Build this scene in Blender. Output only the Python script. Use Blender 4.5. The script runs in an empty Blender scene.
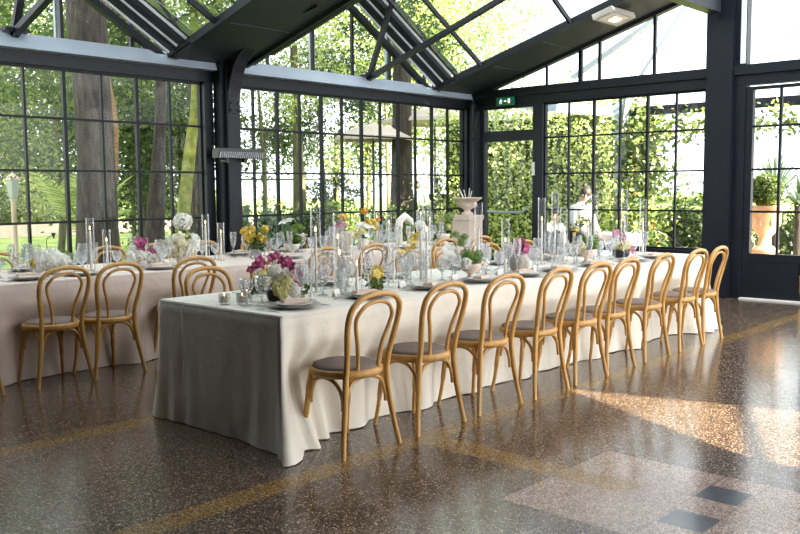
import bpy, bmesh, math, random
import numpy as np
from mathutils import Vector, Matrix, noise as mnoise
PI = math.pi
sc = bpy.context.scene
C = sc.collection
random.seed(7)
RNG = np.random.default_rng(11)

# ------------------------------------------------------------------ materials
MATS = {}
def principled(name, col, rough=0.5, metal=0.0, spec=0.5, coat=0.0, emis=None, estr=0.0):
    m = bpy.data.materials.new(name); m.use_nodes = True
    b = m.node_tree.nodes['Principled BSDF']
    b.inputs['Base Color'].default_value = (*col, 1)
    b.inputs['Roughness'].default_value = rough
    b.inputs['Metallic'].default_value = metal
    b.inputs['Specular IOR Level'].default_value = spec
    b.inputs['Coat Weight'].default_value = coat
    b.inputs['Coat Roughness'].default_value = 0.1
    if emis:
        b.inputs['Emission Color'].default_value = (*emis, 1); b.inputs['Emission Strength'].default_value = estr
    MATS[name] = m
    return m
def nodes(m): return m.node_tree.nodes, m.node_tree.links
def ramp(nt, stops, interp='LINEAR'):
    r = nt.nodes.new('ShaderNodeValToRGB'); r.color_ramp.interpolation = interp
    e = r.color_ramp.elements
    while len(e) < len(stops): e.new(0.5)
    for el, (p, c) in zip(e, stops):
        el.position = p; el.color = (*c, 1)
    return r
def noisy(name, c1, c2, scale=8, rough=0.5, bump=0.0, stretch=(1, 1, 1), detail=4, **k):
    m = principled(name, c1, rough, **k); n, l = nodes(m)
    tc = n.new('ShaderNodeTexCoord'); mp = n.new('ShaderNodeMapping'); mp.inputs['Scale'].default_value = stretch
    l.new(tc.outputs['Object'], mp.inputs['Vector'])
    t = n.new('ShaderNodeTexNoise'); t.inputs['Scale'].default_value = scale; t.inputs['Detail'].default_value = detail
    l.new(mp.outputs['Vector'], t.inputs['Vector'])
    r = ramp(m.node_tree, [(0.3, c1), (0.7, c2)]); l.new(t.outputs['Fac'], r.inputs['Fac'])
    b = n['Principled BSDF']; l.new(r.outputs['Color'], b.inputs['Base Color'])
    if bump:
        bp = n.new('ShaderNodeBump'); bp.inputs['Strength'].default_value = bump; bp.inputs['Distance'].default_value = 0.02
        l.new(t.outputs['Fac'], bp.inputs['Height']); l.new(bp.outputs['Normal'], b.inputs['Normal'])
    return m
def leafmat(name, stops, trans=0.45, rough=0.5):
    m = bpy.data.materials.new(name); m.use_nodes = True; n, l = nodes(m); n.clear()
    out = n.new('ShaderNodeOutputMaterial'); g = n.new('ShaderNodeNewGeometry')
    r = ramp(m.node_tree, stops); l.new(g.outputs['Random Per Island'], r.inputs['Fac'])
    d = n.new('ShaderNodeBsdfDiffuse'); t = n.new('ShaderNodeBsdfTranslucent'); gl = n.new('ShaderNodeBsdfGlossy')
    gl.inputs['Roughness'].default_value = rough
    l.new(r.outputs['Color'], d.inputs['Color']); l.new(r.outputs['Color'], t.inputs['Color'])
    mx = n.new('ShaderNodeMixShader'); mx.inputs[0].default_value = trans
    l.new(d.outputs[0], mx.inputs[1]); l.new(t.outputs[0], mx.inputs[2])
    m2 = n.new('ShaderNodeMixShader'); m2.inputs[0].default_value = 0.05
    l.new(mx.outputs[0], m2.inputs[1]); l.new(gl.outputs[0], m2.inputs[2]); l.new(m2.outputs[0], out.inputs['Surface'])
    MATS[name] = m; return m
def thinglass(name, tint, refl=1.0, haze=0.0, ior=1.5, rough=0.0):
    m = bpy.data.materials.new(name); m.use_nodes = True; n, l = nodes(m); n.clear()
    out = n.new('ShaderNodeOutputMaterial'); t = n.new('ShaderNodeBsdfTransparent'); t.inputs['Color'].default_value = (*tint, 1)
    g = n.new('ShaderNodeBsdfGlossy'); g.inputs['Roughness'].default_value = rough
    f = n.new('ShaderNodeFresnel'); f.inputs['IOR'].default_value = ior
    mu = n.new('ShaderNodeMath'); mu.operation = 'MULTIPLY'; mu.use_clamp = True; mu.inputs[1].default_value = refl
    l.new(f.outputs[0], mu.inputs[0])
    mx = n.new('ShaderNodeMixShader'); l.new(mu.outputs[0], mx.inputs[0]); l.new(t.outputs[0], mx.inputs[1]); l.new(g.outputs[0], mx.inputs[2])
    last = mx
    if haze:
        d = n.new('ShaderNodeBsdfDiffuse'); d.inputs['Color'].default_value = (0.9, 0.92, 0.95, 1)
        m2 = n.new('ShaderNodeMixShader'); m2.inputs[0].default_value = haze
        l.new(mx.outputs[0], m2.inputs[1]); l.new(d.outputs[0], m2.inputs[2]); last = m2
    l.new(last.outputs[0], out.inputs['Surface']); MATS[name] = m; return m

STEEL = noisy('steel_navy', (0.007, 0.009, 0.015), (0.010, 0.012, 0.019), 3, 0.42, spec=0.25)
STEELD = noisy('steel_backlit', (0.004, 0.006, 0.010), (0.006, 0.008, 0.013), 3, 0.45, spec=0.2)  # same steel paint, backlit look of window frames put into a darker colour
STEEL_L = noisy('steel_pale_blue', (0.30, 0.36, 0.44), (0.36, 0.42, 0.50), 3, 0.35)
STRIPW = principled('white_strip', (0.72, 0.77, 0.83), 0.5)
PANEL = noisy('soffit_panel', (0.007, 0.010, 0.016), (0.010, 0.013, 0.019), 2, 0.55)
PANE = thinglass('window_glass', (0.95, 0.97, 0.96), 0.5, 0.0, 1.4)
ROOFG = thinglass('roof_glass', (0.88, 0.94, 0.92), 0.35, 0.03, 1.35)
WOOD = noisy('bent_wood', (0.53, 0.295, 0.080), (0.43, 0.225, 0.055), 6, 0.38, stretch=(6, 6, 1.2))
SEAT = noisy('seat_fabric', (0.15, 0.108, 0.088), (0.22, 0.165, 0.135), 160, 0.9)
CRYST = thinglass('crystal', (0.97, 0.98, 0.99), 2.2, 0.10, 1.5, 0.06)  # white haze in the mix stands for sparkle on clear glass
def facet(m, scale, strength):
    n, l = nodes(m); tc = n.new('ShaderNodeTexCoord'); v = n.new('ShaderNodeTexVoronoi'); v.inputs['Scale'].default_value = scale; l.new(tc.outputs['Object'], v.inputs['Vector'])
    b = n.new('ShaderNodeBump'); b.inputs['Strength'].default_value = strength; b.inputs['Distance'].default_value = .01; l.new(v.outputs['Distance'], b.inputs['Height'])
    for x in n:
        if x.type in ('BSDF_GLOSSY', 'FRESNEL'): l.new(b.outputs['Normal'], x.inputs['Normal'])
facet(CRYST, 75, .9)
TUBEG = thinglass('tube_glass', (0.985, 0.99, 0.985), 0.6, 0.05, 1.35)
PORC = principled('porcelain', (0.74, 0.73, 0.71), 0.25)
STONEW = noisy('stoneware', (0.25, 0.23, 0.21), (0.36, 0.335, 0.305), 30, 0.55)
NAPK = noisy('napkin_linen', (0.62, 0.47, 0.38), (0.68, 0.53, 0.44), 60, 0.9)
MENU = principled('card_paper', (0.82, 0.80, 0.76), 0.8)
SILVER = principled('silver', (0.75, 0.74, 0.72), 0.22, metal=1.0)
WAX = principled('wax', (0.85, 0.81, 0.72), 0.5)
WICK = principled('wick', (0.03, 0.025, 0.02), 0.9)
FLAME = principled('flame', (1, 0.6, 0.2), 0.5, emis=(1, 0.55, 0.18), estr=6)
VASEB = noisy('blush_ceramic', (0.62, 0.50, 0.42), (0.70, 0.58, 0.50), 8, 0.5)
VASEW = noisy('chalk_ceramic', (0.60, 0.57, 0.51), (0.72, 0.69, 0.63), 14, 0.6)
VASEC = noisy('cracked_stone_ceramic', (0.24, 0.21, 0.18), (0.50, 0.45, 0.39), 30, 0.7)
DARKPOT = principled('dark_tray', (0.02, 0.02, 0.025), 0.4)
TERRA = noisy('terracotta', (0.62, 0.30, 0.14), (0.75, 0.46, 0.28), 7, 0.8, bump=0.5)
MARB = noisy('pink_stone', (0.60, 0.48, 0.40), (0.72, 0.60, 0.52), 3, 0.6)
BARK = noisy('bark', (0.018, 0.014, 0.011), (0.065, 0.053, 0.042), 6, 0.95, bump=1.0, stretch=(3, 3, 0.6))
BARKM = noisy('mossy_bark', (0.05, 0.055, 0.03), (0.16, 0.15, 0.07), 6, 0.95, bump=1.0, stretch=(3, 3, 0.6))
PALMB = noisy('palm_fibre', (0.16, 0.095, 0.045), (0.34, 0.20, 0.09), 10, 0.95, bump=1.0, stretch=(1, 1, 3))
CANVAS = principled('parasol_canvas', (0.42, 0.36, 0.30), 0.9)
SKIN = noisy('skin', (0.58, 0.34, 0.25), (0.63, 0.38, 0.29), 5, 0.5)
HAIR = noisy('hair', (0.010, 0.006, 0.004), (0.022, 0.014, 0.009), 40, 0.6, stretch=(1, 1, .3))
SHIRT = principled('white_shirt', (0.80, 0.80, 0.80), 0.85)
GREYSH = principled('grey_shirt', (0.07, 0.09, 0.12), 0.85)
NAVYC = principled('navy_cloth', (0.02, 0.03, 0.06), 0.85)
BLACKC = principled('black_cloth', (0.012, 0.012, 0.014), 0.8)
GREENS = principled('sign_green', (0.008, 0.10, 0.05), 0.4, emis=(0.01, 0.2, 0.09), estr=0.1)
SIGNW = principled('sign_white', (0.85, 0.9, 0.87), 0.5, emis=(.8, .9, .85), estr=0.4)
PLASTW = principled('white_plastic', (0.75, 0.73, 0.70), 0.4)
BRASS = principled('brass', (0.50, 0.34, 0.14), 0.3, metal=1.0)
LAMPG = principled('lantern_glass', (0.36, 0.41, 0.40), 0.3)
LAMPP = noisy('lamp_post_paint', (0.55, 0.40, 0.34), (0.62, 0.47, 0.40), 6, 0.6)
BLACKM = principled('black_metal', (0.02, 0.02, 0.022), 0.45)
LL = dict(
 ivy=[(0, (0.04, 0.08, 0.015)), (0.55, (0.12, 0.19, 0.04)), (0.9, (0.30, 0.36, 0.09)), (1, (0.34, 0.22, 0.07))],
 bright=[(0, (0.20, 0.29, 0.06)), (0.5, (0.44, 0.53, 0.16)), (1, (0.78, 0.80, 0.40))],
 mid=[(0, (0.03, 0.065, 0.012)), (0.5, (0.09, 0.155, 0.028)), (0.85, (0.20, 0.28, 0.05)), (1, (0.36, 0.40, 0.09))],
 dark=[(0, (0.012, 0.03, 0.010)), (0.6, (0.045, 0.085, 0.022)), (1, (0.13, 0.19, 0.05))],
 lime=[(0, (0.14, 0.22, 0.035)), (0.5, (0.32, 0.42, 0.09)), (1, (0.58, 0.62, 0.22))],
 pale=[(0, (0.16, 0.24, 0.08)), (0.5, (0.30, 0.40, 0.14)), (1, (0.46, 0.52, 0.25))],
 autumn=[(0, (0.07, 0.12, 0.02)), (0.5, (0.22, 0.30, 0.06)), (0.86, (0.42, 0.46, 0.12)), (0.97, (0.30, 0.18, 0.05)), (1, (0.40, 0.24, 0.07))],
 blue=[(0, (0.05, 0.09, 0.05)), (0.6, (0.12, 0.19, 0.11)), (1, (0.22, 0.30, 0.18))])
for k, v in LL.items(): leafmat('leaf_' + k, v)
leafmat('petal_white', [(0, (0.86, 0.85, 0.78)), (1, (0.95, 0.94, 0.90))], 0.38)
leafmat('petal_cream', [(0, (0.76, 0.72, 0.50)), (1, (0.88, 0.85, 0.66))], 0.35)
leafmat('petal_yellow', [(0, (0.60, 0.42, 0.04)), (1, (0.85, 0.68, 0.14))], 0.25)
leafmat('petal_lemon', [(0, (0.72, 0.66, 0.26)), (1, (0.86, 0.82, 0.48))], 0.35)
leafmat('petal_orange', [(0, (0.70, 0.30, 0.03)), (1, (0.85, 0.48, 0.06))], 0.25)
leafmat('petal_magenta', [(0, (0.20, 0.015, 0.075)), (0.6, (0.36, 0.035, 0.135)), (1, (0.55, 0.14, 0.28))], 0.25)
leafmat('petal_pink', [(0, (0.50, 0.12, 0.24)), (1, (0.70, 0.32, 0.42))], 0.25)
leafmat('moss', [(0, (0.07, 0.16, 0.015)), (1, (0.22, 0.36, 0.05))], 0.2)
STEM = principled('stem_green', (0.10, 0.17, 0.04), 0.6)
TWIG = principled('twig_brown', (0.10, 0.07, 0.03), 0.7)

def clothmat(name, c1, c2):
    m = principled(name, c1, 0.55); n, l = nodes(m); b = n['Principled BSDF']
    b.inputs['Sheen Weight'].default_value = 0.15
    tc = n.new('ShaderNodeTexCoord')
    # ironed crease grid: thin raised lines every 0.62 m on every axis, plus weave noise
    sep = n.new('ShaderNodeSeparateXYZ'); l.new(tc.outputs['Object'], sep.inputs[0])
    tot = None
    for ax, per, off in ((0, 0.66, 0.1), (1, 0.58, 0.13), (2, 0.42, 0.10)):
        a = n.new('ShaderNodeMath'); a.operation = 'ADD'; a.inputs[1].default_value = off; l.new(sep.outputs[ax], a.inputs[0])
        p = n.new('ShaderNodeMath'); p.operation = 'PINGPONG'; p.inputs[1].default_value = per; l.new(a.outputs[0], p.inputs[0])
        q = n.new('ShaderNodeMapRange'); q.inputs['From Min'].default_value = 0; q.inputs['From Max'].default_value = 0.012
        q.inputs['To Min'].default_value = 1; q.inputs['To Max'].default_value = 0; l.new(p.outputs[0], q.inputs['Value'])
        if tot is None: tot = q
        else:
            s = n.new('ShaderNodeMath'); s.operation = 'MAXIMUM'; l.new(tot.outputs[0], s.inputs[0]); l.new(q.outputs[0], s.inputs[1]); tot = s
    t = n.new('ShaderNodeTexNoise'); t.inputs['Scale'].default_value = 5; t.inputs['Detail'].default_value = 3; l.new(tc.outputs['Object'], t.inputs['Vector'])
    s = n.new('ShaderNodeMath'); s.operation = 'MULTIPLY_ADD'; s.inputs[1].default_value = 0.25; l.new(tot.outputs[0], s.inputs[0]); l.new(t.outputs['Fac'], s.inputs[2])
    bp = n.new('ShaderNodeBump'); bp.inputs['Strength'].default_value = 0.55; bp.inputs['Distance'].default_value = 0.02
    l.new(s.outputs[0], bp.inputs['Height']); l.new(bp.outputs['Normal'], b.inputs['Normal'])
    r = ramp(m.node_tree, [(0.3, c1), (0.7, c2)]); l.new(t.outputs['Fac'], r.inputs['Fac']); l.new(r.outputs['Color'], b.inputs['Base Color'])
    return m
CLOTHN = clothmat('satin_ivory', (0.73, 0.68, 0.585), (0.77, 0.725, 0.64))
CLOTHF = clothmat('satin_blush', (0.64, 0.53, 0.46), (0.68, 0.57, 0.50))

def floormat():
    m = principled('terrazzo', (0.1, 0.08, 0.06), 0.2); n, l = nodes(m); nt = m.node_tree; b = n['Principled BSDF']
    tc = n.new('ShaderNodeTexCoord'); sep = n.new('ShaderNodeSeparateXYZ'); l.new(tc.outputs['Object'], sep.inputs[0])
    def chips(scale, stops):
        v = n.new('ShaderNodeTexVoronoi'); v.inputs['Scale'].default_value = scale; l.new(tc.outputs['Object'], v.inputs['Vector'])
        s2 = n.new('ShaderNodeSeparateColor'); l.new(v.outputs['Color'], s2.inputs[0])
        r = ramp(nt, stops, 'CONSTANT'); l.new(s2.outputs[0], r.inputs['Fac']); return r, v
    dark, v1 = chips(150, [(0, (0.014, 0.010, 0.008)), (0.22, (0.045, 0.028, 0.019)), (0.5, (0.095, 0.060, 0.040)), (0.72, (0.17, 0.115, 0.078)), (0.88, (0.28, 0.205, 0.145)), (0.96, (0.42, 0.34, 0.26))])
    yel, _ = chips(150, [(0, (0.14, 0.075, 0.02)), (0.35, (0.24, 0.14, 0.035)), (0.7, (0.32, 0.20, 0.06)), (0.86, (0.45, 0.32, 0.13)), (0.94, (0.10, 0.06, 0.03))])
    pink, _ = chips(150, [(0, (0.16, 0.10, 0.075)), (0.3, (0.27, 0.185, 0.14)), (0.6, (0.36, 0.26, 0.20)), (0.85, (0.48, 0.38, 0.30)), (0.95, (0.10, 0.07, 0.05))])
    def M(op, a, bv, c=None):
        k = n.new('ShaderNodeMath'); k.operation = op
        for i, x in enumerate((a, bv, c)):
            if x is None: continue
            if isinstance(x, (int, float)): k.inputs[i].default_value = x
            else: l.new(x, k.inputs[i])
        return k.outputs[0]
    U, V = sep.outputs[0], sep.outputs[1]
    def inr(x, a, c): return M('MULTIPLY', M('GREATER_THAN', x, a), M('LESS_THAN', x, c))
    def mixc(f, a, bb):
        k = n.new('ShaderNodeMix'); k.data_type = 'RGBA'; l.new(f, k.inputs[0]); l.new(a, k.inputs[6])
        if isinstance(bb, tuple): k.inputs[7].default_value = (*bb, 1)
        else: l.new(bb, k.inputs[7])
        return k.outputs[2]
    strip = M('MAXIMUM', M('MAXIMUM', inr(V, 3.13, 3.29), inr(V, 4.70, 4.85)), M('MULTIPLY', inr(U, 3.63, 3.81), M('LESS_THAN', V, 3.2)))
    tile = M('MULTIPLY', inr(U, 3.2, 4.18), M('LESS_THAN', V, 2.3))
    col = mixc(tile, dark.outputs['Color'], pink.outputs['Color'])
    strip2 = M('MULTIPLY', strip, M('SUBTRACT', 1, M('MULTIPLY', tile, M('LESS_THAN', V, 1.9))))
    col = mixc(M('MULTIPLY', strip2, .72), col, yel.outputs['Color'])
    sq = M('MAXIMUM', M('MULTIPLY', inr(U, 3.815, 4.01), inr(V, 1.455, 1.655)), M('MULTIPLY', inr(U, 3.415, 3.605), inr(V, 1.445, 1.645)))
    sq = M('MAXIMUM', sq, M('MULTIPLY', inr(U, 3.815, 4.01), inr(V, 1.02, 1.2)))
    col = mixc(sq, col, (0.035, 0.042, 0.055))
    j = M('MAXIMUM', M('MAXIMUM', inr(U, 3.607, 3.613), inr(U, 3.812, 3.816)), M('MAXIMUM', inr(V, 1.652, 1.657), inr(V, 1.44, 1.445)))
    j = M('MULTIPLY', j, M('LESS_THAN', V, 1.9))
    col = mixc(j, col, (0.06, 0.045, 0.035))
    # worn broad tone variation
    t = n.new('ShaderNodeTexNoise'); t.inputs['Scale'].default_value = 0.7; t.inputs['Detail'].default_value = 5; l.new(tc.outputs['Object'], t.inputs['Vector'])
    l.new(col, b.inputs['Base Color'])
    mr = n.new('ShaderNodeMapRange'); mr.inputs['To Min'].default_value = 0.10; mr.inputs['To Max'].default_value = 0.24; l.new(t.outputs['Fac'], mr.inputs['Value'])
    l.new(mr.outputs[0], b.inputs['Roughness'])
    b.inputs['Specular IOR Level'].default_value = 0.6
    bp = n.new('ShaderNodeBump'); bp.inputs['Strength'].default_value = 0.06; bp.inputs['Distance'].default_value = 0.01
    t2 = n.new('ShaderNodeTexNoise'); t2.inputs['Scale'].default_value = 9; l.new(tc.outputs['Object'], t2.inputs['Vector'])
    l.new(t2.outputs['Fac'], bp.inputs['Height']); l.new(bp.outputs['Normal'], b.inputs['Normal'])
    return m
FLOORM = floormat()
GRASS = noisy('lawn', (0.10, 0.19, 0.03), (0.36, 0.42, 0.11), 1.6, 0.95, bump=0.6, detail=8)
PAVE = noisy('paving', (0.40, 0.37, 0.33), (0.55, 0.51, 0.46), 4, 0.9)
PINKW = noisy('pink_render', (0.62, 0.47, 0.40), (0.74, 0.60, 0.52), 4, 0.9)
def blindmat():
    m = bpy.data.materials.new('fill_blind_cloth'); m.use_nodes = True; n, l = nodes(m); n.clear()
    out = n.new('ShaderNodeOutputMaterial'); d = n.new('ShaderNodeBsdfDiffuse'); t = n.new('ShaderNodeBsdfTranslucent')
    d.inputs['Color'].default_value = (0.7, 0.68, 0.63, 1); t.inputs['Color'].default_value = (0.66, 0.72, 0.84, 1)
    x = n.new('ShaderNodeMixShader'); x.inputs[0].default_value = 0.66
    l.new(d.outputs[0], x.inputs[1]); l.new(t.outputs[0], x.inputs[2]); l.new(x.outputs[0], out.inputs['Surface']); return m
BLIND = blindmat()  # translucent cloth of the unseen blinds, added as side and roof fill

# ------------------------------------------------------------------ mesh builder
class MB:
    def __init__(s): s.v = []; s.f = []; s.m = []; s.sm = []
    def add(s, vs, fs, mi=0, smooth=False):
        o = len(s.v); s.v += [tuple(p) for p in vs]
        for f in fs: s.f.append([i + o for i in f]); s.m.append(mi); s.sm.append(smooth)
        return s
    def box(s, x0, x1, y0, y1, z0, z1, mi=0, M=None):
        vs = [Vector((x, y, z)) for x in (x0, x1) for y in (y0, y1) for z in (z0, z1)]
        if M is not None: vs = [M @ p for p in vs]
        return s.add(vs, [(0, 1, 3, 2), (4, 6, 7, 5), (0, 4, 5, 1), (2, 3, 7, 6), (0, 2, 6, 4), (1, 5, 7, 3)], mi)
    def bar(s, a, b, w, h, up=(0, 0, 1), mi=0):          # square bar from a to b
        a, b = Vector(a), Vector(b); d = (b - a).normalized(); u = Vector(up)
        x = d.cross(u)
        if x.length < 1e-4: x = d.cross(Vector((1, 0, 0)))
        x.normalize(); y = x.cross(d).normalized()
        vs = [p + x * sx * w / 2 + y * sy * h / 2 for p in (a, b) for sx in (-1, 1) for sy in (-1, 1)]
        return s.add(vs, [(0, 1, 3, 2), (4, 6, 7, 5), (0, 4, 5, 1), (2, 3, 7, 6), (0, 2, 6, 4), (1, 5, 7, 3)], mi)
    def tube(s, pts, r, n=8, closed=False, mi=0, cap=True, smooth=True):
        pts = [Vector(p) for p in pts]; k = len(pts)
        rs = r if isinstance(r, (list, tuple)) else [r] * k
        vs = []; X = None
        for i, p in enumerate(pts):
            if closed: d = pts[(i + 1) % k] - pts[i - 1]
            else: d = pts[min(i + 1, k - 1)] - pts[max(i - 1, 0)]
            if d.length < 1e-9: d = Vector((0, 0, 1))
            d.normalize()
            if X is None:
                X = d.orthogonal().normalized()
            else:
                X = (X - d * X.dot(d)); X = X.normalized() if X.length > 1e-6 else d.orthogonal().normalized()
            Y = d.cross(X)
            for j in range(n):
                a = 2 * PI * j / n; vs.append(p + (X * math.cos(a) + Y * math.sin(a)) * rs[i])
        fs = []
        for i in range(k if closed else k - 1):
            a, b = i * n, ((i + 1) % k) * n
            for j in range(n): fs.append((a + j, a + (j + 1) % n, b + (j + 1) % n, b + j))
        s.add(vs, fs, mi, smooth)
        if cap and not closed:
            s.add(vs[:n][::-1], [tuple(range(n))], mi); s.add(vs[-n:], [tuple(range(n))], mi)
        return s
    def lathe(s, prof, n=16, loc=(0, 0, 0), mi=0, smooth=True, sx=1, sy=1, cap=False):
        L = Vector(loc); vs = []
        for r, z in prof:
            for j in range(n):
                a = 2 * PI * j / n; vs.append(L + Vector((r * math.cos(a) * sx, r * math.sin(a) * sy, z)))
        fs = []
        for i in range(len(prof) - 1):
            for j in range(n): fs.append((i * n + j, i * n + (j + 1) % n, (i + 1) * n + (j + 1) % n, (i + 1) * n + j))
        s.add(vs, fs, mi, smooth)
        if cap:
            s.add(vs[:n][::-1], [tuple(range(n))], mi); s.add(vs[-n:], [tuple(range(n))], mi)
        return s
    def ball(s, c, r, n=12, mi=0, sc3=(1, 1, 1)):
        prof = [(max(1e-4, math.sin(PI * i / (n // 2)) * r), -math.cos(PI * i / (n // 2)) * r) for i in range(n // 2 + 1)]
        o = len(s.v); s.lathe(prof, n, (0, 0, 0), mi)
        for i in range(o, len(s.v)):
            p = s.v[i]; s.v[i] = (c[0] + p[0] * sc3[0], c[1] + p[1] * sc3[1], c[2] + p[2] * sc3[2])
        return s
    def prism(s, poly, d, mi=0):                          # closed polygon (3-D points) swept by vector d
        n = len(poly); d = Vector(d); a = [Vector(p) for p in poly]
        s.add(a + [p + d for p in a], [tuple(range(n))[::-1], tuple(range(n, 2 * n))] + [(i, (i + 1) % n, n + (i + 1) % n, n + i) for i in range(n)], mi)
        return s
    def mesh(s, name, mats):
        me = bpy.data.meshes.new(name); me.from_pydata(s.v, [], s.f)
        for m in (mats if isinstance(mats, (list, tuple)) else [mats]): me.materials.append(m)
        me.polygons.foreach_set('material_index', s.m); me.polygons.foreach_set('use_smooth', s.sm); me.validate(); me.update(); return me
    def build(s, name, mats, parent=None, loc=None): return link(name, s.mesh(name, mats), parent, loc)
def link(name, me, parent=None, loc=None, rot=None, scale=None):
    o = bpy.data.objects.new(name, me); C.objects.link(o)
    if parent is not None: o.parent = parent
    if loc is not None: o.location = loc
    if rot is not None: o.rotation_euler = rot
    if scale is not None: o.scale = scale if hasattr(scale, '__len__') else (scale,) * 3
    return o
def tag(o, label, cat, group=None, kind=None):
    o['label'] = label; o['category'] = cat
    if group: o['group'] = group
    if kind: o['kind'] = kind
    return o
def thing(name, label, cat, loc=(0, 0, 0), rz=0, group=None, kind=None):
    o = bpy.data.objects.new(name, None); C.objects.link(o); o.empty_display_size = 0.1
    o.location = loc; o.rotation_euler = (0, 0, rz); return tag(o, label, cat, group, kind)
def struct(o, label, cat): return tag(o, label, cat, kind='structure')
def copy_tree(o, parent=None):
    c = o.copy(); C.objects.link(c); c.parent = parent
    for ch in list(o.children): copy_tree(ch, c)
    return c
ORD = ['first', 'second', 'third', 'fourth', 'fifth', 'sixth', 'seventh', 'eighth', 'ninth', 'tenth']
def bez(pts, n=8):                                        # Catmull-Rom through points
    P = [Vector(p) for p in pts]; out = []
    for i in range(len(P) - 1):
        a, b, c, d = P[max(i - 1, 0)], P[i], P[i + 1], P[min(i + 2, len(P) - 1)]
        for k in range(n):
            t = k / n
            out.append(0.5 * ((2 * b) + (c - a) * t + (2 * a - 5 * b + 4 * c - d) * t * t + (3 * b - a - 3 * c + d) * t ** 3))
    return out + [P[-1]]
def quads_mesh(name, co, mat):                            # co: (N,4,3)
    N = len(co); me = bpy.data.meshes.new(name)
    me.vertices.add(N * 4); me.vertices.foreach_set('co', co.reshape(-1).astype(np.float32))
    me.loops.add(N * 4); me.loops.foreach_set('vertex_index', np.arange(N * 4, dtype=np.int32))
    me.polygons.add(N); me.polygons.foreach_set('loop_start', np.arange(0, N * 4, 4, dtype=np.int32))
    try: me.polygons.foreach_set('loop_total', np.full(N, 4, dtype=np.int32))
    except Exception: pass
    me.materials.append(mat); me.update(calc_edges=True); me.validate(); return me
def unit(a): return a / np.maximum(np.linalg.norm(a, axis=-1, keepdims=True), 1e-9)
def leafquads(P, size, aspect=0.5, dirs=None, jit=1.0):
    N = len(P)
    d = unit(RNG.normal(size=(N, 3)) * jit + (0 if dirs is None else dirs))
    w = unit(np.cross(d, RNG.normal(size=(N, 3))))
    s = (size * RNG.uniform(0.6, 1.3, N))[:, None]
    return np.stack([P - d * s / 2, P + w * s * aspect / 2, P + d * s / 2, P - w * s * aspect / 2], 1)
def crown_pts(n, c, r, clusters=40, cs=0.28, hollow=0.55):
    k = unit(RNG.normal(size=(clusters, 3))) * (hollow + (1 - hollow) * RNG.random((clusters, 1)))
    idx = RNG.integers(0, clusters, n)
    p = k[idx] + RNG.normal(size=(n, 3)) * cs * 0.5
    return p * np.array(r) + np.array(c)
def box_pts(n, lo, hi, clusters=None):
    lo, hi = np.array(lo), np.array(hi)
    if not clusters: return lo + (hi - lo) * RNG.random((n, 3))
    k = lo + (hi - lo) * RNG.random((clusters, 3)); return k[RNG.integers(0, clusters, n)] + RNG.normal(size=(n, 3)) * np.minimum((hi - lo) * 0.25, 0.3)

# ------------------------------------------------------------------ setting constants
VW, UE = 8.72, 11.2          # long wall (left in the picture), end wall
ZS, ZG, ZB = 0.59, 2.69, 2.97
ROWS = [0.59, 1.11, 1.64, 2.175, 2.69]
SL = 0.285                   # main roof slope
def E(V): return 2.95 + SL * (8.4 - V)

fl = MB().box(-2.7, UE + 0.15, -2.2, VW + 0.15, -0.12, 0).build('floor', FLOORM)
struct(fl, 'polished dark terrazzo floor with yellow strips and black squares', 'floor')

WN = [0]
def window(axis, fixed, a0, a1, cols, rows, label, mw=0.024, fw=0.036, dep=0.022, glass=PANE):
    """a glazed window: frame and muntins in one mesh, the panes of this window in another"""
    WN[0] += 1
    def P(a, d, z): return (a, fixed + d, z) if axis == 'U' else (fixed + d, a, z)
    def bx(m, aa, ab, da, db, za, zb):
        if axis == 'U': m.box(aa, ab, fixed + da, fixed + db, za, zb)
        else: m.box(fixed + da, fixed + db, aa, ab, za, zb)
    m = MB(); z0, z1 = rows[0], rows[-1]
    bx(m, a0, a0 + fw / 2, -dep, dep, z0, z1); bx(m, a1 - fw / 2, a1, -dep, dep, z0, z1)
    bx(m, a0 + fw / 2, a1 - fw / 2, -dep, dep, z0, z0 + 0.03); bx(m, a0 + fw / 2, a1 - fw / 2, -dep, dep, z1 - 0.03, z1)
    for i in range(1, cols):
        a = a0 + (a1 - a0) * i / cols; bx(m, a - mw / 2, a + mw / 2, -0.02, 0.02, z0 + .03, z1 - .03)
    for z in rows[1:-1]: bx(m, a0 + fw / 2, a1 - fw / 2, -0.018, 0.018, z - mw / 2, z + mw / 2)
    o = m.build('window_%d' % WN[0], STEELD); struct(o, label, 'window')
    g = MB(); g.add([P(a0 + .02, 0.004, z0 + .02), P(a1 - .02, 0.004, z0 + .02), P(a1 - .02, 0.004, z1 - .02), P(a0 + .02, 0.004, z1 - .02)], [(0, 1, 2, 3)])
    g.build('pane', glass, o); return o

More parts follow.
